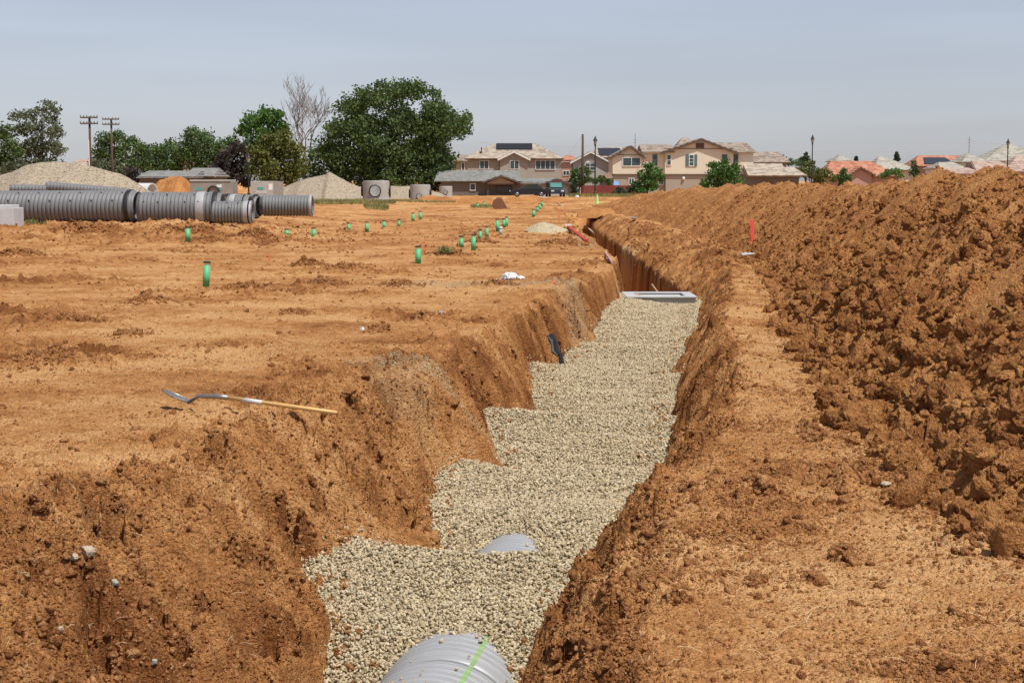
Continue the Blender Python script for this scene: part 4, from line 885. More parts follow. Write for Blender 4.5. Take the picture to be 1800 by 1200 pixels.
def tree(name, label, cat, lobes, Y, mat, dens=1.05, leaf=.36, seed=0, group=None, trunk=True, base=None, sub=11, thick=.8, gap=.5, trunk_r=None):
    """lobes: (px, py, rpx) measured on the crown; each grows its own bunch of clusters in depth too"""
    r = np.random.default_rng(seed); s = Y / F; C = []; R = []
    xs = [l[0] for l in lobes]; cx = sum(xs) / len(xs); wid = (max(xs) - min(xs)) * s / 2 + 1
    for px, py, rp in lobes:
        R0 = rp * s; off = (px - cx) * s; depth = math.sqrt(max(.1, 1 - min(1, abs(off) / (wid * 1.25)) ** 2)) * wid * thick
        for rep in range(3):
            c0 = np.array(at(px, py, Y)) + np.array([0, [-.6, 0, .6][rep] * depth + r.normal() * .2 * R0, (0 if rep == 1 else -.15 * R0)])
            k = sub
            d = r.normal(size=(k, 3)); d /= np.linalg.norm(d, axis=1)[:, None]
            for q in d: C.append(c0 + q * R0 * .66 * r.uniform(.75, 1.08) * np.array([1, 1, .9])); R.append(R0 * gap * r.uniform(.65, 1.15))
            C.append(c0); R.append(R0 * .72)
    R = np.array(R); area = (R ** 2).sum(); n = int(max(600, min(90000, dens * area * 9 / (leaf ** 2) * .42)))
    bx = (hx(base, Y) if base else (sum(c[0] for c in C) / len(C))); t = empty(name, (bx, Y, 0), label, cat, group)
    v, f = leaves(C, R, n, leaf, seed + 1); npmesh('crown', v, f, M[mat], parent=t)
    if trunk:
        top = np.mean(C, axis=0); th = max(p[2] for p in C); tr = trunk_r or max(.05, .022 * th * 1.0)
        b = MB(); b.tube([(bx, Y, -.3), (bx + .1 * tr, Y, th * .2), (bx + (top[0] - bx) * .4, Y, th * .45), (top[0], Y, th * .7)], [tr * 1.3, tr, tr * .75, tr * .35], 9); b.build('trunk', M['bark'], t, smooth=True)
        b = MB(); ch = r.choice(len(C), min(12, len(C)), replace=False)
        for q in ch:
            z0 = th * r.uniform(.15, .5); p0 = Vector((bx + (top[0] - bx) * .4 * z0 / th, Y, z0)); p1 = Vector(C[q]); mid = p0.lerp(p1, .5) + Vector((0, 0, -.05 * th)); b.tube([p0, mid, p1], [tr * .45, tr * .3, tr * .1], 6)
        b.build('limbs', M['bark'], t, smooth=True)
    return t
TL = 'background trees along the left'
tree('tree', 'huge dense dark green tree, tallest and widest in the view, behind the manhole rings', 'tree',
     [(620, 190, 34), (655, 168, 30), (693, 160, 28), (735, 158, 24), (672, 150, 14), (715, 150, 15), (700, 205, 42), (765, 190, 28), (790, 215, 36), (812, 222, 22), (760, 225, 40), (640, 225, 40), (596, 230, 30), (575, 270, 34), (620, 275, 44), (680, 265, 46), (735, 270, 42), (770, 275, 34), (600, 305, 28), (650, 305, 32), (700, 308, 32), (750, 305, 30), (783, 300, 18), (555, 300, 22), (562, 325, 20), (598, 330, 24), (650, 328, 24), (705, 328, 24), (760, 322, 22), (745, 215, 32), (545, 318, 14), (820, 205, 14), (765, 165, 14), (640, 165, 16)], 222, 'leaf_dark', dens=1.0, leaf=.40, seed=1, base=690, sub=13, gap=.50)
tree('tree', 'bright green tree rising left of the bare tree', 'tree', [(445, 210, 22), (475, 205, 22), (490, 200, 14), (430, 228, 18), (465, 235, 26), (492, 225, 18), (440, 255, 20), (465, 196, 12)], 225, 'leaf_bright', seed=2, base=460, leaf=.48)
tree('tree', 'rounded yellow-olive tree right behind the second concrete vault', 'tree', [(500, 240, 20), (475, 250, 22), (455, 265, 24), (490, 265, 28), (515, 262, 22), (450, 292, 24), (485, 295, 28), (520, 290, 24), (470, 315, 20), (510, 312, 20)], 205, 'leaf_olive', seed=3, base=490, leaf=.42, group=TL)
tree('tree', 'dark purple-leaved tree left of the yellow-olive tree', 'tree', [(400, 275, 22), (420, 262, 20), (385, 295, 18), (410, 300, 24), (432, 285, 20), (432, 315, 16), (390, 315, 16)], 208, 'leaf_purple', seed=4, base=408, leaf=.45, group=TL)
tree('tree', 'dark green tree with a ragged top in the middle of the left tree line', 'tree', [(340, 232, 16), (362, 245, 22), (335, 260, 26), (375, 265, 24), (395, 255, 18), (410, 250, 14), (350, 290, 26), (385, 290, 22), (328, 240, 10)], 232, 'leaf_mid', seed=5, base=360, group=TL)
tree('tree', 'lower dark green tree right of the second utility pole', 'tree', [(225, 250, 18), (248, 262, 22), (275, 265, 20), (300, 258, 18), (240, 285, 26), (275, 290, 26), (305, 285, 24), (318, 270, 16)], 236, 'leaf_mid', seed=6, base=270, group=TL)
tree('tree', 'dark green tree standing behind the first utility pole', 'tree', [(185, 242, 18), (205, 240, 16), (178, 265, 20), (205, 270, 22), (190, 292, 22), (215, 300, 18), (170, 285, 14)], 240, 'leaf_dark', seed=7, base=192, group=TL)
tree('tree', 'grey-green bushy tree low behind the right side of the biggest gravel pile', 'tree', [(178, 290, 16), (200, 295, 18), (170, 305, 14), (215, 305, 16)], 190, 'leaf_grey', seed=8, base=190, group=TL)
tree('tree', 'small dark purple bush at the right shoulder of the biggest gravel pile', 'bush', [(232, 300, 13), (240, 312, 13), (225, 312, 10)], 188, 'leaf_purple', seed=9, base=233)
tree('tree', 'tall grey-green tree with a thin top at far left', 'tree', [(85, 180, 10), (75, 195, 13), (95, 192, 11), (48, 200, 14), (30, 203, 13), (88, 210, 14), (60, 222, 18), (40, 228, 16), (95, 232, 17), (70, 250, 22), (100, 260, 18), (50, 262, 22), (85, 285, 24), (55, 292, 22), (108, 290, 12)], 215, 'leaf_grey', seed=10, base=75, group=TL, dens=1.0, sub=11, gap=.48)
tree('tree', 'dark green tree cut off by the left edge', 'tree', [(5, 230, 20), (-20, 235, 24), (15, 255, 20), (0, 280, 26), (25, 290, 20), (-15, 300, 24), (30, 270, 14)], 210, 'leaf_dark', seed=11, base=0, group=TL)
tree('shrub', 'pale green shrub behind the left shoulder of the biggest gravel pile', 'bush', [(15, 296, 14), (35, 292, 15), (55, 300, 14), (-5, 300, 12)], 170, 'leaf_grey', seed=12, base=28, trunk=True)
# bare tree
def bare_tree(label, px, pybase, pytop, Y, seed=0):
    rd = random.Random(seed); base = at(px, pybase, Y); top = hz(pytop, Y); base.z = 0; t = empty('bare_tree', base, label, 'tree'); tr = MB(); br = MB()
    H = top
    def grow(p, d, L, r, lev, mb):
        pts = [p]; q = p; dd = d.copy(); k = 5
        for i in range(k):
            dd = (dd + Vector((rd.uniform(-.22, .22), rd.uniform(-.22, .22), rd.uniform(-.05, .16)))).normalized(); q = q + dd * L / k; pts.append(q)
        mb.tube(pts, [r * (1 - .6 * i / k) for i in range(k + 1)], 5 if lev > 1 else 8)
        if lev >= 5: return
        nb = 3 if lev < 2 else rd.randint(3, 4)
        for i in range(nb):
            a = pts[rd.randint(2, 5)] if i else pts[-1]; nd = (dd + Vector((rd.uniform(-.85, .85), rd.uniform(-.85, .85), rd.uniform(-.1, .5)))).normalized()
            grow(a, nd, L * rd.uniform(.58, .78), max(.022, r * .5), lev + 1, br)
    grow(base, Vector((.02, 0, 1)), H * .42, .26, 0, tr)
    p = base + Vector((.3, .2, H * .3)); grow(p, Vector((.45, 0, 1)).normalized(), H * .34, .16, 1, br); grow(base + Vector((0, 0, H * .33)), Vector((-.3, 0.2, 1)).normalized(), H * .34, .14, 1, br)
    tr.build('trunk', M['deadwood'], t, smooth=True); br.build('branches', M['deadwood'], t, smooth=True)
bare_tree('leafless pale grey tree standing left of the huge dense tree', 540, 335, 168, 228, 4)
# bushes by the houses
tree('bush', 'green bush at the foot of the plain wooden pole beside the red fence', 'bush', [(1013, 305, 13), (1030, 300, 11), (1020, 318, 13), (1005, 320, 10), (1033, 315, 9)], 212, 'leaf_mid', seed=21, base=1018, leaf=.3)
tree('bush', 'dark conifer-like bush between the low garage and the red fence', 'bush', [(1008, 325, 8), (1010, 335, 8), (1006, 342, 6)], 205, 'leaf_cedar', seed=22, base=1008, leaf=.25)
tree('tree', 'leafy young tree in front of the large cream house, left one', 'tree', [(1138, 292, 12), (1150, 303, 14), (1130, 308, 14), (1145, 322, 18), (1120, 325, 13), (1162, 312, 9), (1125, 334, 12)], 200, 'leaf_bright', seed=23, base=1138, leaf=.3)
tree('tree', 'leafy young tree in front of the large cream house, right one', 'tree', [(1256, 290, 12), (1272, 288, 14), (1290, 296, 13), (1252, 305, 14), (1272, 308, 18), (1290, 312, 14), (1240, 322, 12), (1262, 326, 14), (1300, 322, 10)], 200, 'leaf_bright', seed=24, base=1270, leaf=.3)
tree('bush', 'low dark shrub against the right end of the red fence', 'bush', [(1090, 335, 9), (1100, 340, 8), (1082, 340, 7), (1108, 333, 8)], 202, 'leaf_cedar', seed=25, base=1092, leaf=.25)
tree('shrub', 'rambling greenery over the fence beside the light grey house', 'bush', [(1055, 315, 9), (1067, 312, 9), (1045, 318, 8), (1072, 320, 7)], 222, 'leaf_dark', seed=26, base=1058, leaf=.3)
tree('tree', 'olive green tree behind the street lamp at centre right', 'tree', [(1410, 300, 12), (1430, 302, 14), (1450, 304, 12), (1398, 308, 10), (1425, 288, 8), (1440, 315, 14), (1465, 312, 9)], 245, 'leaf_olive', seed=27, base=1430, leaf=.35)
tree('tree', 'cone-shaped green tree left of the salmon gable house', 'tree', [(1483, 300, 8), (1480, 310, 11), (1490, 312, 9), (1483, 322, 11)], 235, 'leaf_mid', seed=28, base=1483, leaf=.3)
tree('hedge', 'long low tree clump behind the brown tiled roofs', 'tree', [(1355, 284, 8), (1372, 278, 10), (1390, 284, 9), (1405, 286, 8), (1420, 288, 8)], 262, 'leaf_mid', seed=29, base=1380, leaf=.35)
tree('conifer', 'dark conifer pair on the skyline left of the middle street lamp', 'tree', [(1417, 270, 4), (1417, 276, 6), (1419, 283, 8), (1408, 280, 6)], 300, 'leaf_cedar', seed=30, base=1417, leaf=.4)
tree('conifer', 'small dark conifer on the skyline above the cream roof', 'tree', [(1576, 269, 3), (1576, 274, 4.5), (1577, 280, 6)], 300, 'leaf_cedar', seed=31, base=1576, leaf=.35)
tree('conifer', 'tiny conifer on the skyline above the salmon house', 'tree', [(1505, 277, 2.5), (1505, 282, 3.5)], 300, 'leaf_cedar', seed=32, base=1505, leaf=.35)
tree('bush', 'bright green bush before the orange tiled roofs', 'bush', [(1562, 303, 9), (1575, 301, 9), (1552, 308, 7), (1583, 308, 6)], 225, 'leaf_bright', seed=33, base=1568, leaf=.28)
tree('bush', 'green bush with a dark spire beside the red roof with panels', 'bush', [(1606, 286, 5), (1607, 294, 6), (1606, 303, 8), (1612, 300, 6)], 225, 'leaf_mid', seed=34, base=1607, leaf=.28)
# grass
def grass(name, label, px0, px1, py, Y, dy, n, h, seed):
    r = np.random.default_rng(seed); X = r.uniform(hx(px0, Y), hx(px1, Y), n); Yv_ = Y + dy * .5 * r.normal(size=n) * (.4 + .6 * np.sqrt(np.clip(1 - (2 * (X - hx(px0, Y)) / (hx(px1, Y) - hx(px0, Y)) - 1) ** 2, 0, 1))); X *= Yv_ / Y; zz, _, _ = soil_z(X, Yv_); m = gn(X / 1.2, Yv_ / 2, seed) > -.25; m &= r.random(n) < .55; X, Yv_, zz = X[m], Yv_[m], zz[m]; n = len(X); h = h * .7
    H = h * (.4 + .8 * r.random(n)); a = r.uniform(0, math.pi, n); w = .02 + .035 * r.random(n); lx = r.normal(size=n) * .25 * H; ly = r.normal(size=n) * .25 * H
    V = np.stack([np.stack([X - w * np.cos(a), Yv_ - w * np.sin(a), zz - .03], 1), np.stack([X + w * np.cos(a), Yv_ + w * np.sin(a), zz - .03], 1), np.stack([X + lx, Yv_ + ly, zz + H], 1)], 1).reshape(-1, 3)
    o = npmesh(name, V, np.arange(3 * n).reshape(n, 3), M['grass']); tag(o, label, 'grass', kind='stuff')
grass('weedy_grass', 'weedy grass around the low ring and the largest manhole section', 552, 695, 355, 138, 9, 14000, .42, 1)
grass('weedy_grass', 'green weeds spreading before the largest manhole section', 640, 682, 365, 112, 6, 5000, .35, 2)
grass('weedy_grass', 'sparse dry grass along the foot of the manhole rings', 690, 800, 350, 150, 6, 5000, .3, 3)
grass('weedy_grass', 'grass at the foot of the red fence', 1000, 1130, 345, 196, 8, 9000, .6, 4)
grass('weedy_grass', 'short green weeds around the far green stubs left of the bucket', 828, 866, 362, 118, 4, 2500, .3, 5)
grass('weedy_grass', 'tuft of dry grass under the longest grey pipe', 38, 85, 392, 57.5, .5, 500, .25, 6)
def weed(px, py, w, label, seed, n=160, mat='deadwood'):
    p = at_ground(px, py); s_ = w * p.y / F / 2; rd = random.Random(seed); b = MB()
    for i in range(n):
        a = rd.uniform(0, 2 * math.pi); L = s_ * rd.uniform(.4, 1.1); q = p + Vector((rd.uniform(-.5, .5) * s_, rd.uniform(-.5, .5) * s_, 0)); e = rd.uniform(.15, 1.2)
        d = Vector((math.cos(a) * math.cos(e), math.sin(a) * math.cos(e), math.sin(e) * .8)); b.tube([q, q + d * L * .5 + Vector((0, 0, .02)), q + d * L], [.012, .008, .004], 3, caps=False)
    o = b.build('dead_weed', M[mat], origin=p); tag(o, label, 'weeds')
weed(782, 445, 34, 'clump of dark dead weeds between two green stubs', 1, 200, 'grass')
weed(1003, 640, 16, 'dry root tuft hanging in the left bank above the gravel', 2, 60) if False else None
# straw bits
b = MB(); rd = random.Random(3)
for i in range(90):
    if rd.random() < .55: px, py = rd.uniform(0, 560), rd.uniform(760, 1190)
    else: px, py = rd.uniform(1100, 1790), rd.uniform(880, 1190)
    p = at_ground(px, py) + Vector((0, 0, .015)); a = rd.uniform(0, math.pi); L = rd.uniform(.03, .11); d = Vector((math.cos(a), math.sin(a), rd.uniform(-.1, .4)))
    b.tube([p - d * L / 2, p + Vector((0, 0, .01)), p + d * L / 2], .0012, 4)
o = b.build('straw_bits', M['straw']); tag(o, 'dry straw bits scattered over the near soil', 'straw', kind='stuff')
print('T veg', time.process_time())
# ------------------------------------------------------------------ houses
def window(t, x0, x1, z0, z1, y, nx=2, ny=1, frame='white', shutters=None, fr=.09):
    f = MB(); f.box(x0 - fr, x1 + fr, y - .06, y + .04, z0 - fr, z0); f.box(x0 - fr, x1 + fr, y - .06, y + .04, z1, z1 + fr); f.box(x0 - fr, x0, y - .06, y + .04, z0 + .001, z1 - .001); f.box(x1, x1 + fr, y - .06, y + .04, z0 + .001, z1 - .001)
    for i in range(1, nx): xm = x0 + (x1 - x0) * i / nx; f.box(xm - .035, xm + .035, y - .05, y + .03, z0 + .001, z1 - .001)
    for i in range(1, ny): zm = z0 + (z1 - z0) * i / ny; f.box(x0 + .001, x1 - .001, y - .045, y + .02, zm - .03, zm + .03)
    w = f.build('window', M[frame], t)
    p = MB(); p.box(x0, x1, y - .02, y + .02, z0, z1); po = p.build('pane', M['pane'], None); po.parent = w; po.location = -Vector(t.location)
    if shutters:
        for a, c in ((x0 - fr - .42, x0 - fr - .02), (x1 + fr + .02, x1 + fr + .42)):
            s = MB(); s.box(a, c, y - .05, y + .01, z0 - .1, z1 + .1); s.build('shutter', M[shutters], t)
def gable(mb, x0, x1, z0, zp, y0, y1, ov=.45, th=.18, xp=None):
    """roof of two slopes, ridge along Y; eaves at x0,x1"""
    xp = (x0 + x1) / 2 if xp is None else xp
    for xe in (x0, x1):
        e0 = Vector((xe, y0 - ov, z0)); e1 = Vector((xe, y1, z0)); r0 = Vector((xp, y0 - ov, zp)); r1 = Vector((xp, y1, zp))
        pts = [e0, r0, r1, e1] if xe < xp else [r0, e0, e1, r1]
        n = (pts[1] - pts[0]).cross(pts[2] - pts[1]).normalized(); n = n if n.z > 0 else -n; mb.slab(pts, n, th)
def sideroof(mb, x0, x1, ze, zr, y0, yr, y1, hipl=0, hipr=0, th=.15, ov=.5):
    """ridge along X with optional hips"""
    A = Vector((x0, y0 - ov, ze)); B = Vector((x1, y0 - ov, ze)); C = Vector((x1 - hipr, yr, zr)); D = Vector((x0 + hipl, yr, zr)); E = Vector((x1, y1 + ov, ze)); G = Vector((x0, y1 + ov, ze))
    for pts in ([A, B, C, D], [E, G, D, C]) + (([B, E, C],) if True else ()) + (([G, A, D],) if True else ()):
        n = (pts[1] - pts[0]).cross(pts[2] - pts[1])
        if n.length < 1e-6: continue
        n.normalize()
        if n.z < -.01: n = -n
        if abs(n.z) < .02: mb.add(pts, [tuple(range(len(pts)))]); continue
        mb.slab(pts, n, th)
def fascia(mb, x0, x1, z0, zp, y, xp=None, w=.28):
    xp = (x0 + x1) / 2 if xp is None else xp
    for xe in (x0, x1):
        a = Vector((xe, y, z0)); c = Vector((xp, y, zp)); up_ = Vector((0, 0, w)); q = [a - up_ * .6, c - up_ * .6, c + up_ * .4, a + up_ * .4]; mb.slab(q, (0, -1, 0), .08)
def gwall(mb, x0, x1, z0, z1, zp, y0, y1, xp=None):
    xp = (x0 + x1) / 2 if xp is None else xp
    mb.add([(x0, y0, z0), (x1, y0, z0), (x1, y0, z1), (xp, y0, zp), (x0, y0, z1), (x0, y1, z0), (x1, y1, z0), (x1, y1, z1), (xp, y1, zp), (x0, y1, z1)],
           [(0, 1, 2, 3, 4), (9, 8, 7, 6, 5), (1, 6, 7, 2), (0, 4, 9, 5), (2, 7, 8, 3), (3, 8, 9, 4)])
# --- taupe two-storey house
Y = 238; X_ = lambda a: hx(a, Y); Z_ = lambda a: hz(a, Y)
t = empty('house', (X_(905), Y, 0), 'taupe two-storey house with a dark solar array on its tan hip roof', 'house')
b = MB(); b.box(X_(822), X_(986), Y, Y + 9, -.2, Z_(281)); b.build('wall', M['taupe'], t)
b = MB(); b.box(X_(879), X_(928), Y - .6, Y - .004, -.2, Z_(281)); gwall(b, X_(879), X_(928), Z_(281) + .002, Z_(281) + .01, Z_(268), Y - .6, Y + 2); b.build('gable_wall', M['taupe'], t)
b = MB(); sideroof(b, X_(816), X_(991), Z_(280), Z_(252.5), Y, Y + 4.6, Y + 9, hipl=(867 - 816) * Y / F, hipr=(991 - 941) * Y / F); rf = b.build('roof', M['rooft'], t)
b = MB(); gable(b, X_(875), X_(932), Z_(281), Z_(267), Y - .6, Y + 3); b.build('gable_roof', M['rooft'], t)
b = MB(); fascia(b, X_(875), X_(932), Z_(281), Z_(267), Y - 1.05); b.build('gable_trim', M['white'], t)
b = MB(); p0, p1 = (Z_(265), Z_(254)); ya = Y + 4.6 - 5.1 * (Z_(252.5) - p0) / (Z_(252.5) - Z_(280)); yb_ = Y + 4.6 - 5.1 * (Z_(252.5) - p1) / (Z_(252.5) - Z_(280)); b.slab([(X_(872), ya, p0 + .22), (X_(936), ya, p0 + .22), (X_(936), yb_, p1 + .22), (X_(872), yb_, p1 + .22)], (0, -.4, .9), .06); o = b.build('solar_panel', M['solar'], None); o.parent = rf; o.location = -Vector(t.location)
window(t, X_(844), X_(858.5), Z_(297), Z_(283), Y - .06); window(t, X_(897), X_(911.5), Z_(297), Z_(283), Y - .66); window(t, X_(942), X_(975), Z_(297.5), Z_(282.5), Y - .06, 4)
b = MB(); b.box(X_(845), X_(847), Y + 1, Y + 1.5, Z_(268), Z_(259)); b.build('vent_pipe', M['brownt'], t)
# --- neighbour sliver houses either side
Y = 262; t = empty('house', (X_(808), Y, 0), 'brown-roofed house partly hidden behind the huge tree and the taupe house', 'house')
b = MB(); b.box(X_(795), X_(821), Y, Y + 8, -.2, Z_(284)); b.build('wall', M['lower'], t); b = MB(); sideroof(b, X_(790), X_(840), Z_(284), Z_(273), Y, Y + 4, Y + 8, 2, 2); b.build('roof', M['roofb'], t); window(t, X_(812), X_(816), Z_(299), Z_(287), Y - .06, 1)
Y = 268; t = empty('house', (X_(995), Y, 0), 'narrow salmon house with orange roof between the taupe and light grey houses', 'house')
b = MB(); b.box(X_(985), X_(1012), Y, Y + 8, -.2, Z_(285)); b.build('wall', M['pinkwall'], t); b = MB(); sideroof(b, X_(978), X_(1022), Z_(283), Z_(273), Y, Y + 4, Y + 8, 2, 2); b.build('roof', M['roofo'], t); window(t, X_(990), X_(1000), Z_(308), Z_(301), Y - .06, 2)
# --- ranch house in front
Y = 212; t = empty('house', (X_(880), Y, 0), 'low brown ranch house with grey roof and tan gable before the taupe house', 'house')
b = MB(); b.box(X_(775), X_(915), Y, Y + 10, -.2, Z_(320)); b.build('wall', M['ranchwall'], t)
b = MB(); sideroof(b, X_(765), X_(917), Z_(320), Z_(301), Y, Y + 5, Y + 10, 0.3, 0.3); b.build('roof', M['roofg'], t)
b = MB(); b.box(X_(915) + .004, X_(958), Y + 1.5, Y + 9, -.2, Z_(323)); b.build('carport_wall', M['lower'], t)
b = MB(); sideroof(b, X_(917) + .02, X_(990), Z_(322), Z_(315), Y + 1.5, Y + 5, Y + 9, 0, 1, ov=.4); b.build('carport_roof', M['roofg'], t)
b = MB(); gwall(b, X_(856), X_(904), Z_(323), Z_(322), Z_(311), Y - 1.6, Y - .01); b.build('gable_wall', M['ranchgable'], t)
b = MB(); gable(b, X_(848), X_(914), Z_(321), Z_(309.5), Y - 1.7, Y + 3, th=.14, ov=.3); b.build('gable_roof', M['roofg'], t)
b = MB(); fascia(b, X_(848), X_(914), Z_(321), Z_(309.5), Y - 2.02, w=.2); b.build('gable_trim', M['brownt'], t)
b = MB(); b.box(X_(856), X_(904), Y - 1.62, Y - .02, Z_(325), Z_(323) - .004)
for a in (858, 903): b.box(X_(a) - .09, X_(a) + .09, Y - 1.6, Y - 1.4, -.1, Z_(325) - .003)
b.build('porch_beam', M['brownt'], t)
window(t, X_(873), X_(898), Z_(337.5), Z_(328), Y - .06, 4, frame='brownt'); window(t, X_(827), X_(835), Z_(334), Z_(323.5), Y - .06, 1)
# --- gable garage
Y = 205; t = empty('garage', (X_(979), Y, 0), 'small garage with a shallow dark-trimmed gable behind the parked cars', 'garage')
b = MB(); gwall(b, X_(953), X_(1005), -.2, Z_(326), Z_(316), Y, Y + 8); b.build('wall', M['lower'], t)
b = MB(); gable(b, X_(948), X_(1010), Z_(326), Z_(315), Y, Y + 8, th=.14); b.build('roof', M['roofg'], t)
b = MB(); fascia(b, X_(948), X_(1010), Z_(326), Z_(315), Y - .47, w=.22); b.build('roof_trim', M['brownt'], t)
b = MB(); b.box(X_(962), X_(998), Y - .06, Y - .005, 0, Z_(328)); b.build('garage_door', M['lgrey'], t)
# --- light grey gable house
Y = 240; t = empty('house', (X_(1037), Y, 0), 'light grey house with white gable trim behind the wooden pole', 'house')
b = MB(); gwall(b, X_(1007), X_(1071), -.2, Z_(287), Z_(270), Y, Y + 10, xp=X_(1038)); b.build('wall', M['lgrey'], t)
b = MB(); gable(b, X_(1002), X_(1075), Z_(287), Z_(267.5), Y, Y + 10, xp=X_(1038)); b.build('roof', M['rooft'], t)
b = MB(); fascia(b, X_(1002), X_(1075), Z_(287), Z_(267.5), Y - .47, xp=X_(1038), w=.22); b.build('gable_trim', M['white'], t)
window(t, X_(1029), X_(1045), Z_(299), Z_(287.5), Y - .06, 2, 2)
b = MB(); r_ = 8.5 * Y / F; c = Vector((X_(1037), Y - .1, Z_(285.5))); b.slab([c + Vector((r_ * math.cos(a), 0, .55 * r_ * math.sin(a))) for a in [math.pi * k / 10 for k in range(11)]], (0, 1, 0), .08); b.build('arch_trim', M['white'], t)
Y = 252; t = empty('house', (X_(1075), Y, 0), 'tan roof with brown solar panels behind the large cream house', 'house')
b = MB(); b.box(X_(1045), X_(1110), Y, Y + 7, -.2, Z_(278)); b.build('wall', M['taupe'], t)
b = MB(); sideroof(b, X_(1040), X_(1112), Z_(278), Z_(259.5), Y, Y + 5, Y + 10, 1.2, 0.5); rf = b.build('roof', M['rooft'], t)
b = MB(); zt0, zt1 = Z_(276), Z_(262); f_ = lambda zz: Y - .5 + 5.5 * (zz - Z_(278)) / (Z_(259.5) - Z_(278)); b.slab([(X_(1053), f_(zt0), zt0 + .2), (X_(1098), f_(zt0), zt0 + .2), (X_(1092), f_(zt1), zt1 + .2), (X_(1053), f_(zt1), zt1 + .2)], (0, -.4, .9), .06); o = b.build('solar_panel', M['solar'], None); o.parent = rf; o.location = -Vector(t.location)
# --- large cream house
Y = 230; t = empty('house', (X_(1200), Y, 0), 'large cream two-storey house with a wide gable and teal shutters', 'house')
b = MB(); gwall(b, X_(1076), X_(1128), Z_(306), Z_(277), Z_(260), Y - 1.2, Y + 9, xp=X_(1107)); b.build('gable_wall', M['cream'], t)
b = MB(); b.box(X_(1128) + .004, X_(1168), Y, Y + 9, Z_(306), Z_(268)); gwall(b, X_(1168) + .006, X_(1288), Z_(306), Z_(269), Z_(247.5), Y - .4, Y + 10, xp=X_(1231)); b.box(X_(1288) + .004, X_(1324), Y + .3, Y + 9, Z_(306), Z_(269)); b.build('wall', M['cream'], t)
b = MB(); b.box(X_(1077), X_(1323), Y + .5, Y + 9, -.2, Z_(306) - .003); b.box(X_(1078), X_(1127), Y - 1.0, Y + .45, -.2, Z_(306) - .003); b.box(X_(1170), X_(1287), Y - .2, Y + .45, -.2, Z_(306) - .003); b.build('lower_wall', M['lower'], t)
b = MB(); b.box(X_(1076), X_(1128), Y - 1.26, Y - 1.203, Z_(307), Z_(306)); b.box(X_(1168), X_(1288), Y - .46, Y - .403, Z_(307), Z_(306)); b.box(X_(1168), X_(1288), Y - .46, Y - .403, Z_(262.2), Z_(261)); b.box(X_(1078), X_(1128), Y - 1.26, Y - 1.203, Z_(273), Z_(272)) ; b.box(X_(1222), X_(1236), Y - .5, Y - .47, Z_(260.5), Z_(252)); b.build('band_trim', M['brownt'], t)
b = MB(); gable(b, X_(1071), X_(1133), Z_(278), Z_(258), Y - 1.2, Y + 8, ov=.42, xp=X_(1107), th=.2); b.build('left_gable_roof'.replace('left_', ''), M['roofb'], t)
b = MB(); sideroof(b, X_(1127), X_(1185), Z_(268.5), Z_(255), Y, Y + 4.5, Y + 9, 0, 0); b.build('roof', M['roofb'], t)
b = MB(); gable(b, X_(1160), X_(1296), Z_(270), Z_(245.5), Y - .4, Y + 10, ov=.48, xp=X_(1231), th=.2); b.build('gable_roof', M['roofb'], t)
b = MB(); sideroof(b, X_(1195), X_(1240), Z_(262), Z_(240), Y + 6, Y + 9, Y + 13, 1.3, 1.8); b.build('roof', M['roofb'], t)
b = MB(); sideroof(b, X_(1240), X_(1328), Z_(269), Z_(251), Y + .3, Y + 4.6, Y + 9, 0, .8); b.build('roof', M['roofb'], t)
b = MB(); fascia(b, X_(1160), X_(1296), Z_(270), Z_(245.5), Y - .90, xp=X_(1231), w=.3); fascia(b, X_(1071), X_(1133), Z_(278), Z_(258), Y - 1.64, xp=X_(1107), w=.26); b.build('gable_trim', M['brownt'], t)
window(t, X_(1094), X_(1123.5), Z_(291.5), Z_(278), Y - 1.26, 2)
window(t, X_(1148), X_(1154), Z_(290), Z_(273), Y - .06, 1, 2, 'teal'); window(t, X_(1172), X_(1178), Z_(290), Z_(273), Y - .46, 1, 2); window(t, X_(1211), X_(1218), Z_(291), Z_(273), Y - .46, 1, 3, 'white', 'teal'); window(t, X_(1269), X_(1276), Z_(283), Z_(273), Y - .46, 1, 2, 'teal'); window(t, X_(1289), X_(1296), Z_(286), Z_(273), Y + .24, 1, 2, 'brownt')
window(t, X_(1105), X_(1113), Z_(324), Z_(314), Y - 1.06, 2); window(t, X_(1158), X_(1166), Z_(324), Z_(313), Y + .44, 2)
b = MB(); b.lathe((X_(1201), Y - .35, Z_(316.5)), (0, 0, 1), [(0, .12), (.2, .22), (.35, .2), (.45, .1)], 10); b.build('wall_lamp', M['white'], t)
# --- brown roofs right of it
Y = 250; t = empty('house', (X_(1355), Y, 0), 'grey-brown tiled roof behind the right end of the large cream house', 'house')
b = MB(); b.box(X_(1322), X_(1382), Y, Y + 8, -.2, Z_(287)); b.build('wall', M['lower'], t); b = MB(); sideroof(b, X_(1318), X_(1388), Z_(286.5), Z_(268), Y, Y + 5, Y + 9, 0, 1); b.build('roof', M['roofb'], t)
Y = 226; t = empty('house', (X_(1365), Y, 0), 'low building with a wide tan tiled roof right of the large cream house', 'house')
b = MB(); b.box(X_(1312), X_(1405), Y + .3, Y + 8, -.2, Z_(310)); b.build('wall', M['ranchwall'], t)
b = MB(); sideroof(b, X_(1314), X_(1384), Z_(310), Z_(288.5), Y, Y + 5, Y + 9, 0, 0); b.build('roof', M['rooft'], t)
b = MB(); sideroof(b, X_(1384) + .02, X_(1418), Z_(310), Z_(295), Y + .2, Y + 4.2, Y + 8, 0, 1.2); b.build('wing_roof', M['rooft'], t)
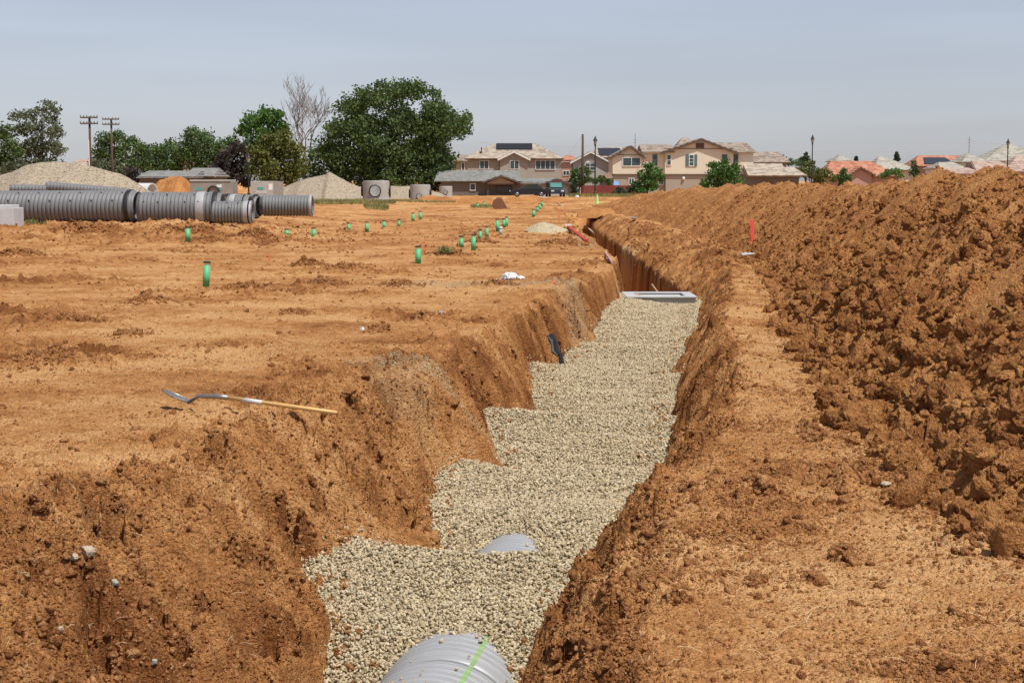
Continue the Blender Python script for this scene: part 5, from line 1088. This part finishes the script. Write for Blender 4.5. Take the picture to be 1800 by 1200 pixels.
# --- right-hand neighbourhood
def house(label, x0, x1, ye, yr, Y, hl, hr, wall, roof, base=345, wins=(), extra=None, depth=9):
    X = lambda a: hx(a, Y); Z = lambda a: hz(a, Y); t = empty('house', (X((x0 + x1) / 2), Y, 0), label, 'house')
    b = MB(); b.box(X(x0 + 3), X(x1 - 3), Y + .1, Y + depth, -.2, Z(ye)); b.build('wall', M[wall], t)
    b = MB(); sideroof(b, X(x0), X(x1), Z(ye), Z(yr), Y, Y + depth / 2, Y + depth, hl * Y / F, hr * Y / F); rf = b.build('roof', M[roof], t)
    for (a, c, d, e, n) in wins: window(t, X(a), X(c), Z(e), Z(d), Y + .04, n)
    if extra: extra(t, X, Z, Y, rf)
def ex1(t, X, Z, Y, rf):
    b = MB(); gwall(b, X(1494), X(1528), -.2, Z(307), Z(297), Y - 1.5, Y + .05, xp=X(1508)); b.build('gable_wall', M['pinkwall'], t); b = MB(); gable(b, X(1488), X(1534), Z(309), Z(295), Y - 1.5, Y + 3, xp=X(1508)); b.build('gable_roof', M['roofo'], t)
    b = MB(); fascia(b, X(1488), X(1534), Z(309), Z(295), Y - 1.98, xp=X(1508), w=.25); b.build('gable_trim', M['brownt'], t)
house('salmon house with an orange tiled hip roof and a small front gable', 1448, 1582, 311, 284, 255, 22, 42, 'pinkwall', 'roofo', extra=ex1)
house('pointed cream roof peeking above the left end of the orange roof', 1467, 1500, 284, 272.5, 300, 16, 16, 'cream', 'roofc')
house('cream tiled roof with a sharp left peak behind the orange roof', 1535, 1612, 300, 275, 275, 20, 50, 'cream', 'roofc')
def ex2(t, X, Z, Y, rf):
    f_ = lambda zz: Y - .5 + 5.0 * (zz - Z(293)) / (Z(274) - Z(293)); z0, z1 = Z(291), Z(279)
    b = MB(); b.slab([(X(1624), f_(z0), z0 + .22), (X(1682), f_(z0), z0 + .22), (X(1668), f_(z1), z1 + .22), (X(1630), f_(z1), z1 + .22)], (0, -.4, .9), .06); o = b.build('solar_panel', M['solarb'], None); o.parent = rf; o.location = -Vector(t.location)
house('red-orange tiled roof carrying blue-black solar panels', 1606, 1712, 293, 274, 285, 18, 10, 'pinkwall', 'roofo', extra=ex2)
house('cream hip roof with a band of bluish windows beneath', 1690, 1738, 286, 270, 272, 22, 24, 'cream', 'roofc', wins=((1697, 1707, 288, 293, 2), (1710, 1720, 288, 293, 2)))
house('largest cream tiled roof at the right edge behind the street lamp', 1728, 1850, 284, 254, 280, 50, 60, 'cream', 'roofc')
house('pinkish tiled roof low behind the soil heap at right', 1715, 1800, 303, 284, 250, 6, 30, 'pinkwall', 'roofp')
house('low pinkish-grey tiled roof just above the heap between two peaks', 1655, 1730, 307, 296, 240, 10, 14, 'pinkwall', 'roofp')
house('pink-brown tiled roof cut off by the right edge', 1770, 1880, 300, 275, 262, 30, 30, 'pinkwall', 'roofp')
house('low pale roof before the solar-panelled red roof', 1648, 1700, 297, 286, 262, 14, 14, 'cream', 'roofc')
house('long grey roof behind the concrete vaults at left', 243, 345, 313, 302, 180, 3, 3, 'ranchwall', 'roofg')
house('short grey roof with a higher ridge beside the purple-leaved tree', 322, 378, 312, 297, 184, 4, 4, 'ranchwall', 'roofg')
house('tan house corner between trees behind the biggest gravel pile', 118, 165, 292, 281, 262, 8, 6, 'lgrey', 'roofp')
house('sliver of orange roof showing in the left tree line', 300, 335, 272, 262, 262, 10, 10, 'pinkwall', 'roofo')
# --- red fence
Y = 207; x0, x1 = hx(1024, Y), hx(1135, Y); t = empty('board_fence', ((x0 + x1) / 2, Y, 0), 'dark red board fence in front of the houses', 'fence')
b = MB(); x = x0; i = 0; rd = random.Random(8)
while x < x1: b.box(x, x + .14, Y - .012 - .006 * (i % 2), Y + .012, 0, hz(326, Y) + rd.uniform(-.02, .02)); x += .15; i += 1
M['fence'] = plain('red_fence_paint', (.20, .04, .028), .85, 0, .3, 2); b.build('boards', M['fence'], t)
b = MB(); b.box(x0, x1, Y + .013, Y + .06, .3, .4); b.box(x0, x1, Y + .013, Y + .06, 1.2, 1.3); b.build('rails', M['fence'], t)
for k in range(5): b = MB(); xx = x0 + (x1 - x0) * k / 4; b.box(xx - .05, xx + .05, Y + .061, Y + .16, -.3, hz(326, Y)); b.build('post', M['fence'], t)
Y = 214; p = at(1084, 320, Y); b = MB(); v_ = [at(1060, 305, Y), at(1073, 303, Y), at(1078, 313, Y + .6), at(1066, 314, Y + .3)]; b.slab(v_, (0, 1, 0), .06); o = b.build('tarp', M['whitep'], origin=v_[0]); tag(o, 'tilted white panel above the fence beside the light grey house', 'panel')
M['bluetarp'] = plain('blue_tarp', (.08, .22, .55), .5); b = MB(); v_ = [at(1078, 325, Y), at(1088, 325.5, Y), at(1088, 319.5, Y + .5), at(1080, 317, Y + .5)]; b.slab(v_, (0, 1, 0), .08); o = b.build('tarp', M['bluetarp'], origin=v_[0]); tag(o, 'small bright blue tarp over the top of the red fence', 'tarp')
# ------------------------------------------------------------------ poles, lamps, wires
def upole(px, ytop, Y, label, arms, w=.17):
    x = hx(px, Y); H = hz(ytop, Y); t = empty('utility_pole', (x, Y, 0), label, 'utility pole'); b = MB(); b.tube([(x, Y, -.5), (x, Y, H)], [w * 1.15, w * .8], 10); b.build('pole', M['pole'], t, smooth=True)
    for (za, half) in arms:
        z_ = hz(za, Y); b = MB(); b.box(x - half, x + half, Y - w - .1, Y - w - .0, z_ - .06, z_ + .06); ar = b.build('crossarm', M['pole'], t)
        b = MB()
        for k in (-1, -.62, -.25, .25, .62, 1): b.lathe((x + k * half * .96, Y - w - .05, z_ + .06), (0, 0, 1), [(0, .04), (.05, .07), (.12, .07), (.16, .035)], 7)
        o = b.build('insulators', M['glassy'], None); o.parent = ar; o.location = -Vector(t.location)
    return Vector((x, Y, H))
T1 = upole(160, 205, 150, 'front utility pole with two crossarms at left', ((207, .8), (217.5, .82)), .13)
T2 = upole(198, 208.5, 175, 'second utility pole with two crossarms, just right of the front one', ((210, .9), (219, .92)), .13)
b = MB(); x = hx(157.5, 140); b.tube([(x, 140, -.3), (x, 140, hz(246, 140))], .045, 8); o = b.build('metal_post', M['whitep'], origin=(x, 140, 0)); tag(o, 'thin white metal post standing just left of the front utility pole', 'post')
T3 = upole(1024, 236, 209, 'plain wooden utility pole beside the light grey house', (), .17)
def lamp(px, ytop, Y, label):
    x = hx(px, Y); H = hz(ytop, Y); t = empty('street_lamp', (x, Y, 0), label, 'street lamp', 'black lantern street lamps'); b = MB(); k = H / 8
    b.lathe((x, Y, 0), (0, 0, 1), [(-.3, .17), (.5, .17), (.6, .10), (H - 1.45, .065), (H - 1.4, .1), (H - 1.3, .07)], 12); b.build('post', M['lampblack'], t, smooth=False)
    b = MB(); b.lathe((x, Y, H), (0, 0, 1), [(-1.3, .09), (-1.2, .13), (-1.15, .15)], 8); b.lathe((x, Y, H), (0, 0, 1), [(-.62, .29), (-.58, .30), (-.42, .15), (-.25, .10), (-.12, .03), (0, .012)], 8); b.build('lantern_cap', M['lampblack'], t)
    b = MB(); b.lathe((x, Y, H), (0, 0, 1), [(-1.15, .13), (-.62, .24)], 8); b.build('lantern_glass', M['glassy'], t)
lamp(1046, 238, 200, 'black lantern street lamp in front of the red fence'); lamp(1427, 236, 215, 'black lantern street lamp standing behind the middle of the soil heap'); lamp(1770, 243, 215, 'black lantern street lamp near the right edge before the largest cream roof')
lamp(437, 268, 190, 'dim lamp post between the purple-leaved and yellow-olive trees')
for px, y0, Y, lab in ((1116, 235, 330, 'thin distant mast above the large cream house'), (1702, 240, 330, 'thin distant mast above the right-hand roofs')):
    x = hx(px, Y); H = hz(y0, Y); t = empty('mast', (x, Y, 0), lab, 'mast'); b = MB(); b.tube([(x, Y, -.3), (x, Y, H)], [.16, .07], 8); b.build('pole', M['wire'], t); b = MB()
    for q in (246, 251, 257): b.box(x - .28, x + .28, Y - .05, Y + .05, hz(q, Y) - .05, hz(q, Y) + .05)
    b.build('brackets', M['wire'], t)
def wire(a, c, sag, label, r=.02, name='overhead_wire'):
    a = Vector(a); c = Vector(c); pts = [a.lerp(c, k / 24) - Vector((0, 0, sag * 4 * (k / 24) * (1 - k / 24))) for k in range(25)]; b = MB(); b.tube(pts, r, 5); o = b.build(name, M['wire'], origin=a); tag(o, label, 'wire')
M['wire'] = plain('wire_grey', (.45, .46, .48), .5)
wire(at(840, 249, 335), at(1116, 250, 330), 1.0, 'faint overhead wire above the taupe house', .03); wire(at(1116, 246, 330), at(1702, 243, 330), 2.6, 'upper faint overhead wire between the two distant masts', .03); wire(at(1116, 250, 330), at(1702, 249, 330), 2.6, 'lower faint overhead wire between the two distant masts', .03); wire(at(1702, 247, 330), at(1960, 252, 330), .9, 'faint overhead wire right of the right-hand mast', .03)
wire(at(1023, 240, 209), at(975, 300, 209), .15, 'slanting guy wire left of the plain wooden pole', .02)
# ------------------------------------------------------------------ cars, cone, bucket
def car(px, ybase, label, paint, L, Wd, Hh, rot, profile, glass, Y):
    x = hx(px, Y); t = empty('parked_car', (0, 0, 0), label, 'car', None)
    n = len(profile); 
    def ext(pts, w0, w1, mat, nm, inset=0):
        b = MB(); k = len(pts); b.add([(a, -w0, c) for a, c in pts] + [(a, w0, c) for a, c in pts], [tuple(range(k)), tuple(range(k, 2 * k))[::-1]] + [(i, i + k, (i + 1) % k + k, (i + 1) % k) for i in range(k)]); return b.build(nm, M[mat], t, bevel=.04)
    ext(profile, Wd / 2, Wd / 2, paint, 'body')
    ext(glass, Wd / 2 - .08, 0, 'carglass', 'cabin_glass')
    g0, g1 = glass[1], glass[2]; ext([(glass[1][0] - .05, glass[1][1] - .04), (glass[1][0], glass[1][1] + .05), (glass[2][0], glass[2][1] + .05), (glass[2][0] + .05, glass[2][1] - .04)], Wd / 2 - .06, 0, paint, 'roof')
    for a in (-L * .31, L * .31):
        for s in (-1, 1):
            b = MB(); b.lathe((a, s * (Wd / 2 - .2), .33), (0, s, 0), [(0, .33), (.22, .33), (.22, .2)], 20); w = b.build('wheel', M['rubber'], t); b = MB(); b.lathe((a, s * (Wd / 2 + .021), .33), (0, s, 0), [(0, .2), (.02, .17)], 14); o = b.build('rim', M['steel'], None); o.parent = w
    for s in (-1, 1):
        b = MB(); b.box(L / 2 - .06, L / 2 + .02, s * (Wd / 2 - .35) - .18, s * (Wd / 2 - .35) + .18, .62, .78); b.build('headlight', M['whitep'], t)
    t.location = (x, Y, 0); t.rotation_euler = (0, 0, rot); return t
M['carglass'] = plain('car_glass', (.03, .05, .05), .06); M['carteal'] = plain('teal_glass', (.10, .22, .20), .05); M['carblack'] = plain('black_car_paint', (.012, .013, .018), .25); M['cardark'] = plain('dark_blue_car_paint', (.02, .028, .035), .25)
car(930, 344, 'black sedan parked sideways before the low garage', 'carblack', 4.6, 1.8, 1.4, math.pi, [(-2.3, .3), (-2.3, .85), (-1.6, .95), (1.0, .95), (2.2, .78), (2.3, .3)], [(-1.7, .94), (-1.1, 1.4), (.3, 1.42), (1.1, .94)], 192)
c = car(976, 344, 'dark blue SUV with a teal windscreen parked beside the black sedan', 'cardark', 4.6, 1.9, 1.7, -math.pi / 2 + .10, [(-2.3, .35), (-2.3, 1.05), (1.1, 1.05), (2.2, .92), (2.3, .35)], [(-2.25, 1.04), (-2.0, 1.68), (.2, 1.7), (1.2, 1.04)], 196)
b = MB(); b.slab([(1.19, -.72, 1.10), (1.19, .72, 1.10), (.34, .66, 1.62), (.34, -.66, 1.62)], Vector((.52, 0, .85)), .02); o = b.build('windscreen', M['carteal'], None); o.parent = c; o.location = (.02, 0, .01)  # windscreen glass has its own teal base colour
p = at_ground(1049.5, 359); M['lime'] = plain('lime_plastic', (.40, .72, .25), .5); t = empty('traffic_cone', p, 'lime green traffic cone on the far dirt left of the heap', 'traffic cone')
b = MB(); b.lathe(p, (0, 0, 1), [(.05, .16), (.72, .05), (.8, .03)], 14); b.build('cone', M['lime'], t, smooth=False); b = MB(); b.box(p.x - .22, p.x + .22, p.y - .22, p.y + .22, p.z, p.z + .05); b.build('base', M['lime'], t)
p = at_ground(880, 367); M['rust'] = plain('rusty_steel', (.20, .095, .05), .85, .1, .35, 6); t = empty('excavator_bucket', p, 'rusty brown excavator bucket lying on the dirt before the ranch house', 'bucket')
s_ = p.y / F
prof = [(-13, 1), (-15, 7), (-13, 14), (-7, 19), (0, 20), (2, 18), (13, -1), (2, -1)]
b = MB(); k = len(prof); W = .9
outer = [Vector((p.x + a * s_, 0, p.z + c * s_)) for a, c in prof]
for yy in (-W / 2, W / 2): b = MB(); b.slab([Vector((q.x, p.y + yy, q.z)) for q in outer], (0, 1, 0), .04); b.build('side_plate', M['rust'], t)
b = MB()
for i in (0, 1, 2, 3): a_, c_ = outer[i], outer[i + 1]; b.slab([Vector((a_.x, p.y - W / 2 + .045, a_.z)), Vector((c_.x, p.y - W / 2 + .045, c_.z)), Vector((c_.x, p.y + W / 2 - .005, c_.z)), Vector((a_.x, p.y + W / 2 - .005, a_.z))], Vector((.5, 0, -.5)), .04)
b.build('shell', M['rust'], t)
b = MB()
for q in range(4): yy = p.y - W / 2 + .1 + q * .22; b.slab([Vector((p.x + 13 * s_, yy, p.z)), Vector((p.x + 17 * s_, yy + .04, p.z - .02)), Vector((p.x + 13 * s_, yy + .1, p.z))], (0, 0, 1), .05)
b.build('teeth', M['rust'], t)
# ------------------------------------------------------------------ render defaults
scene.render.engine = 'CYCLES'
print('objects', len(bpy.data.objects), 'tris ok')
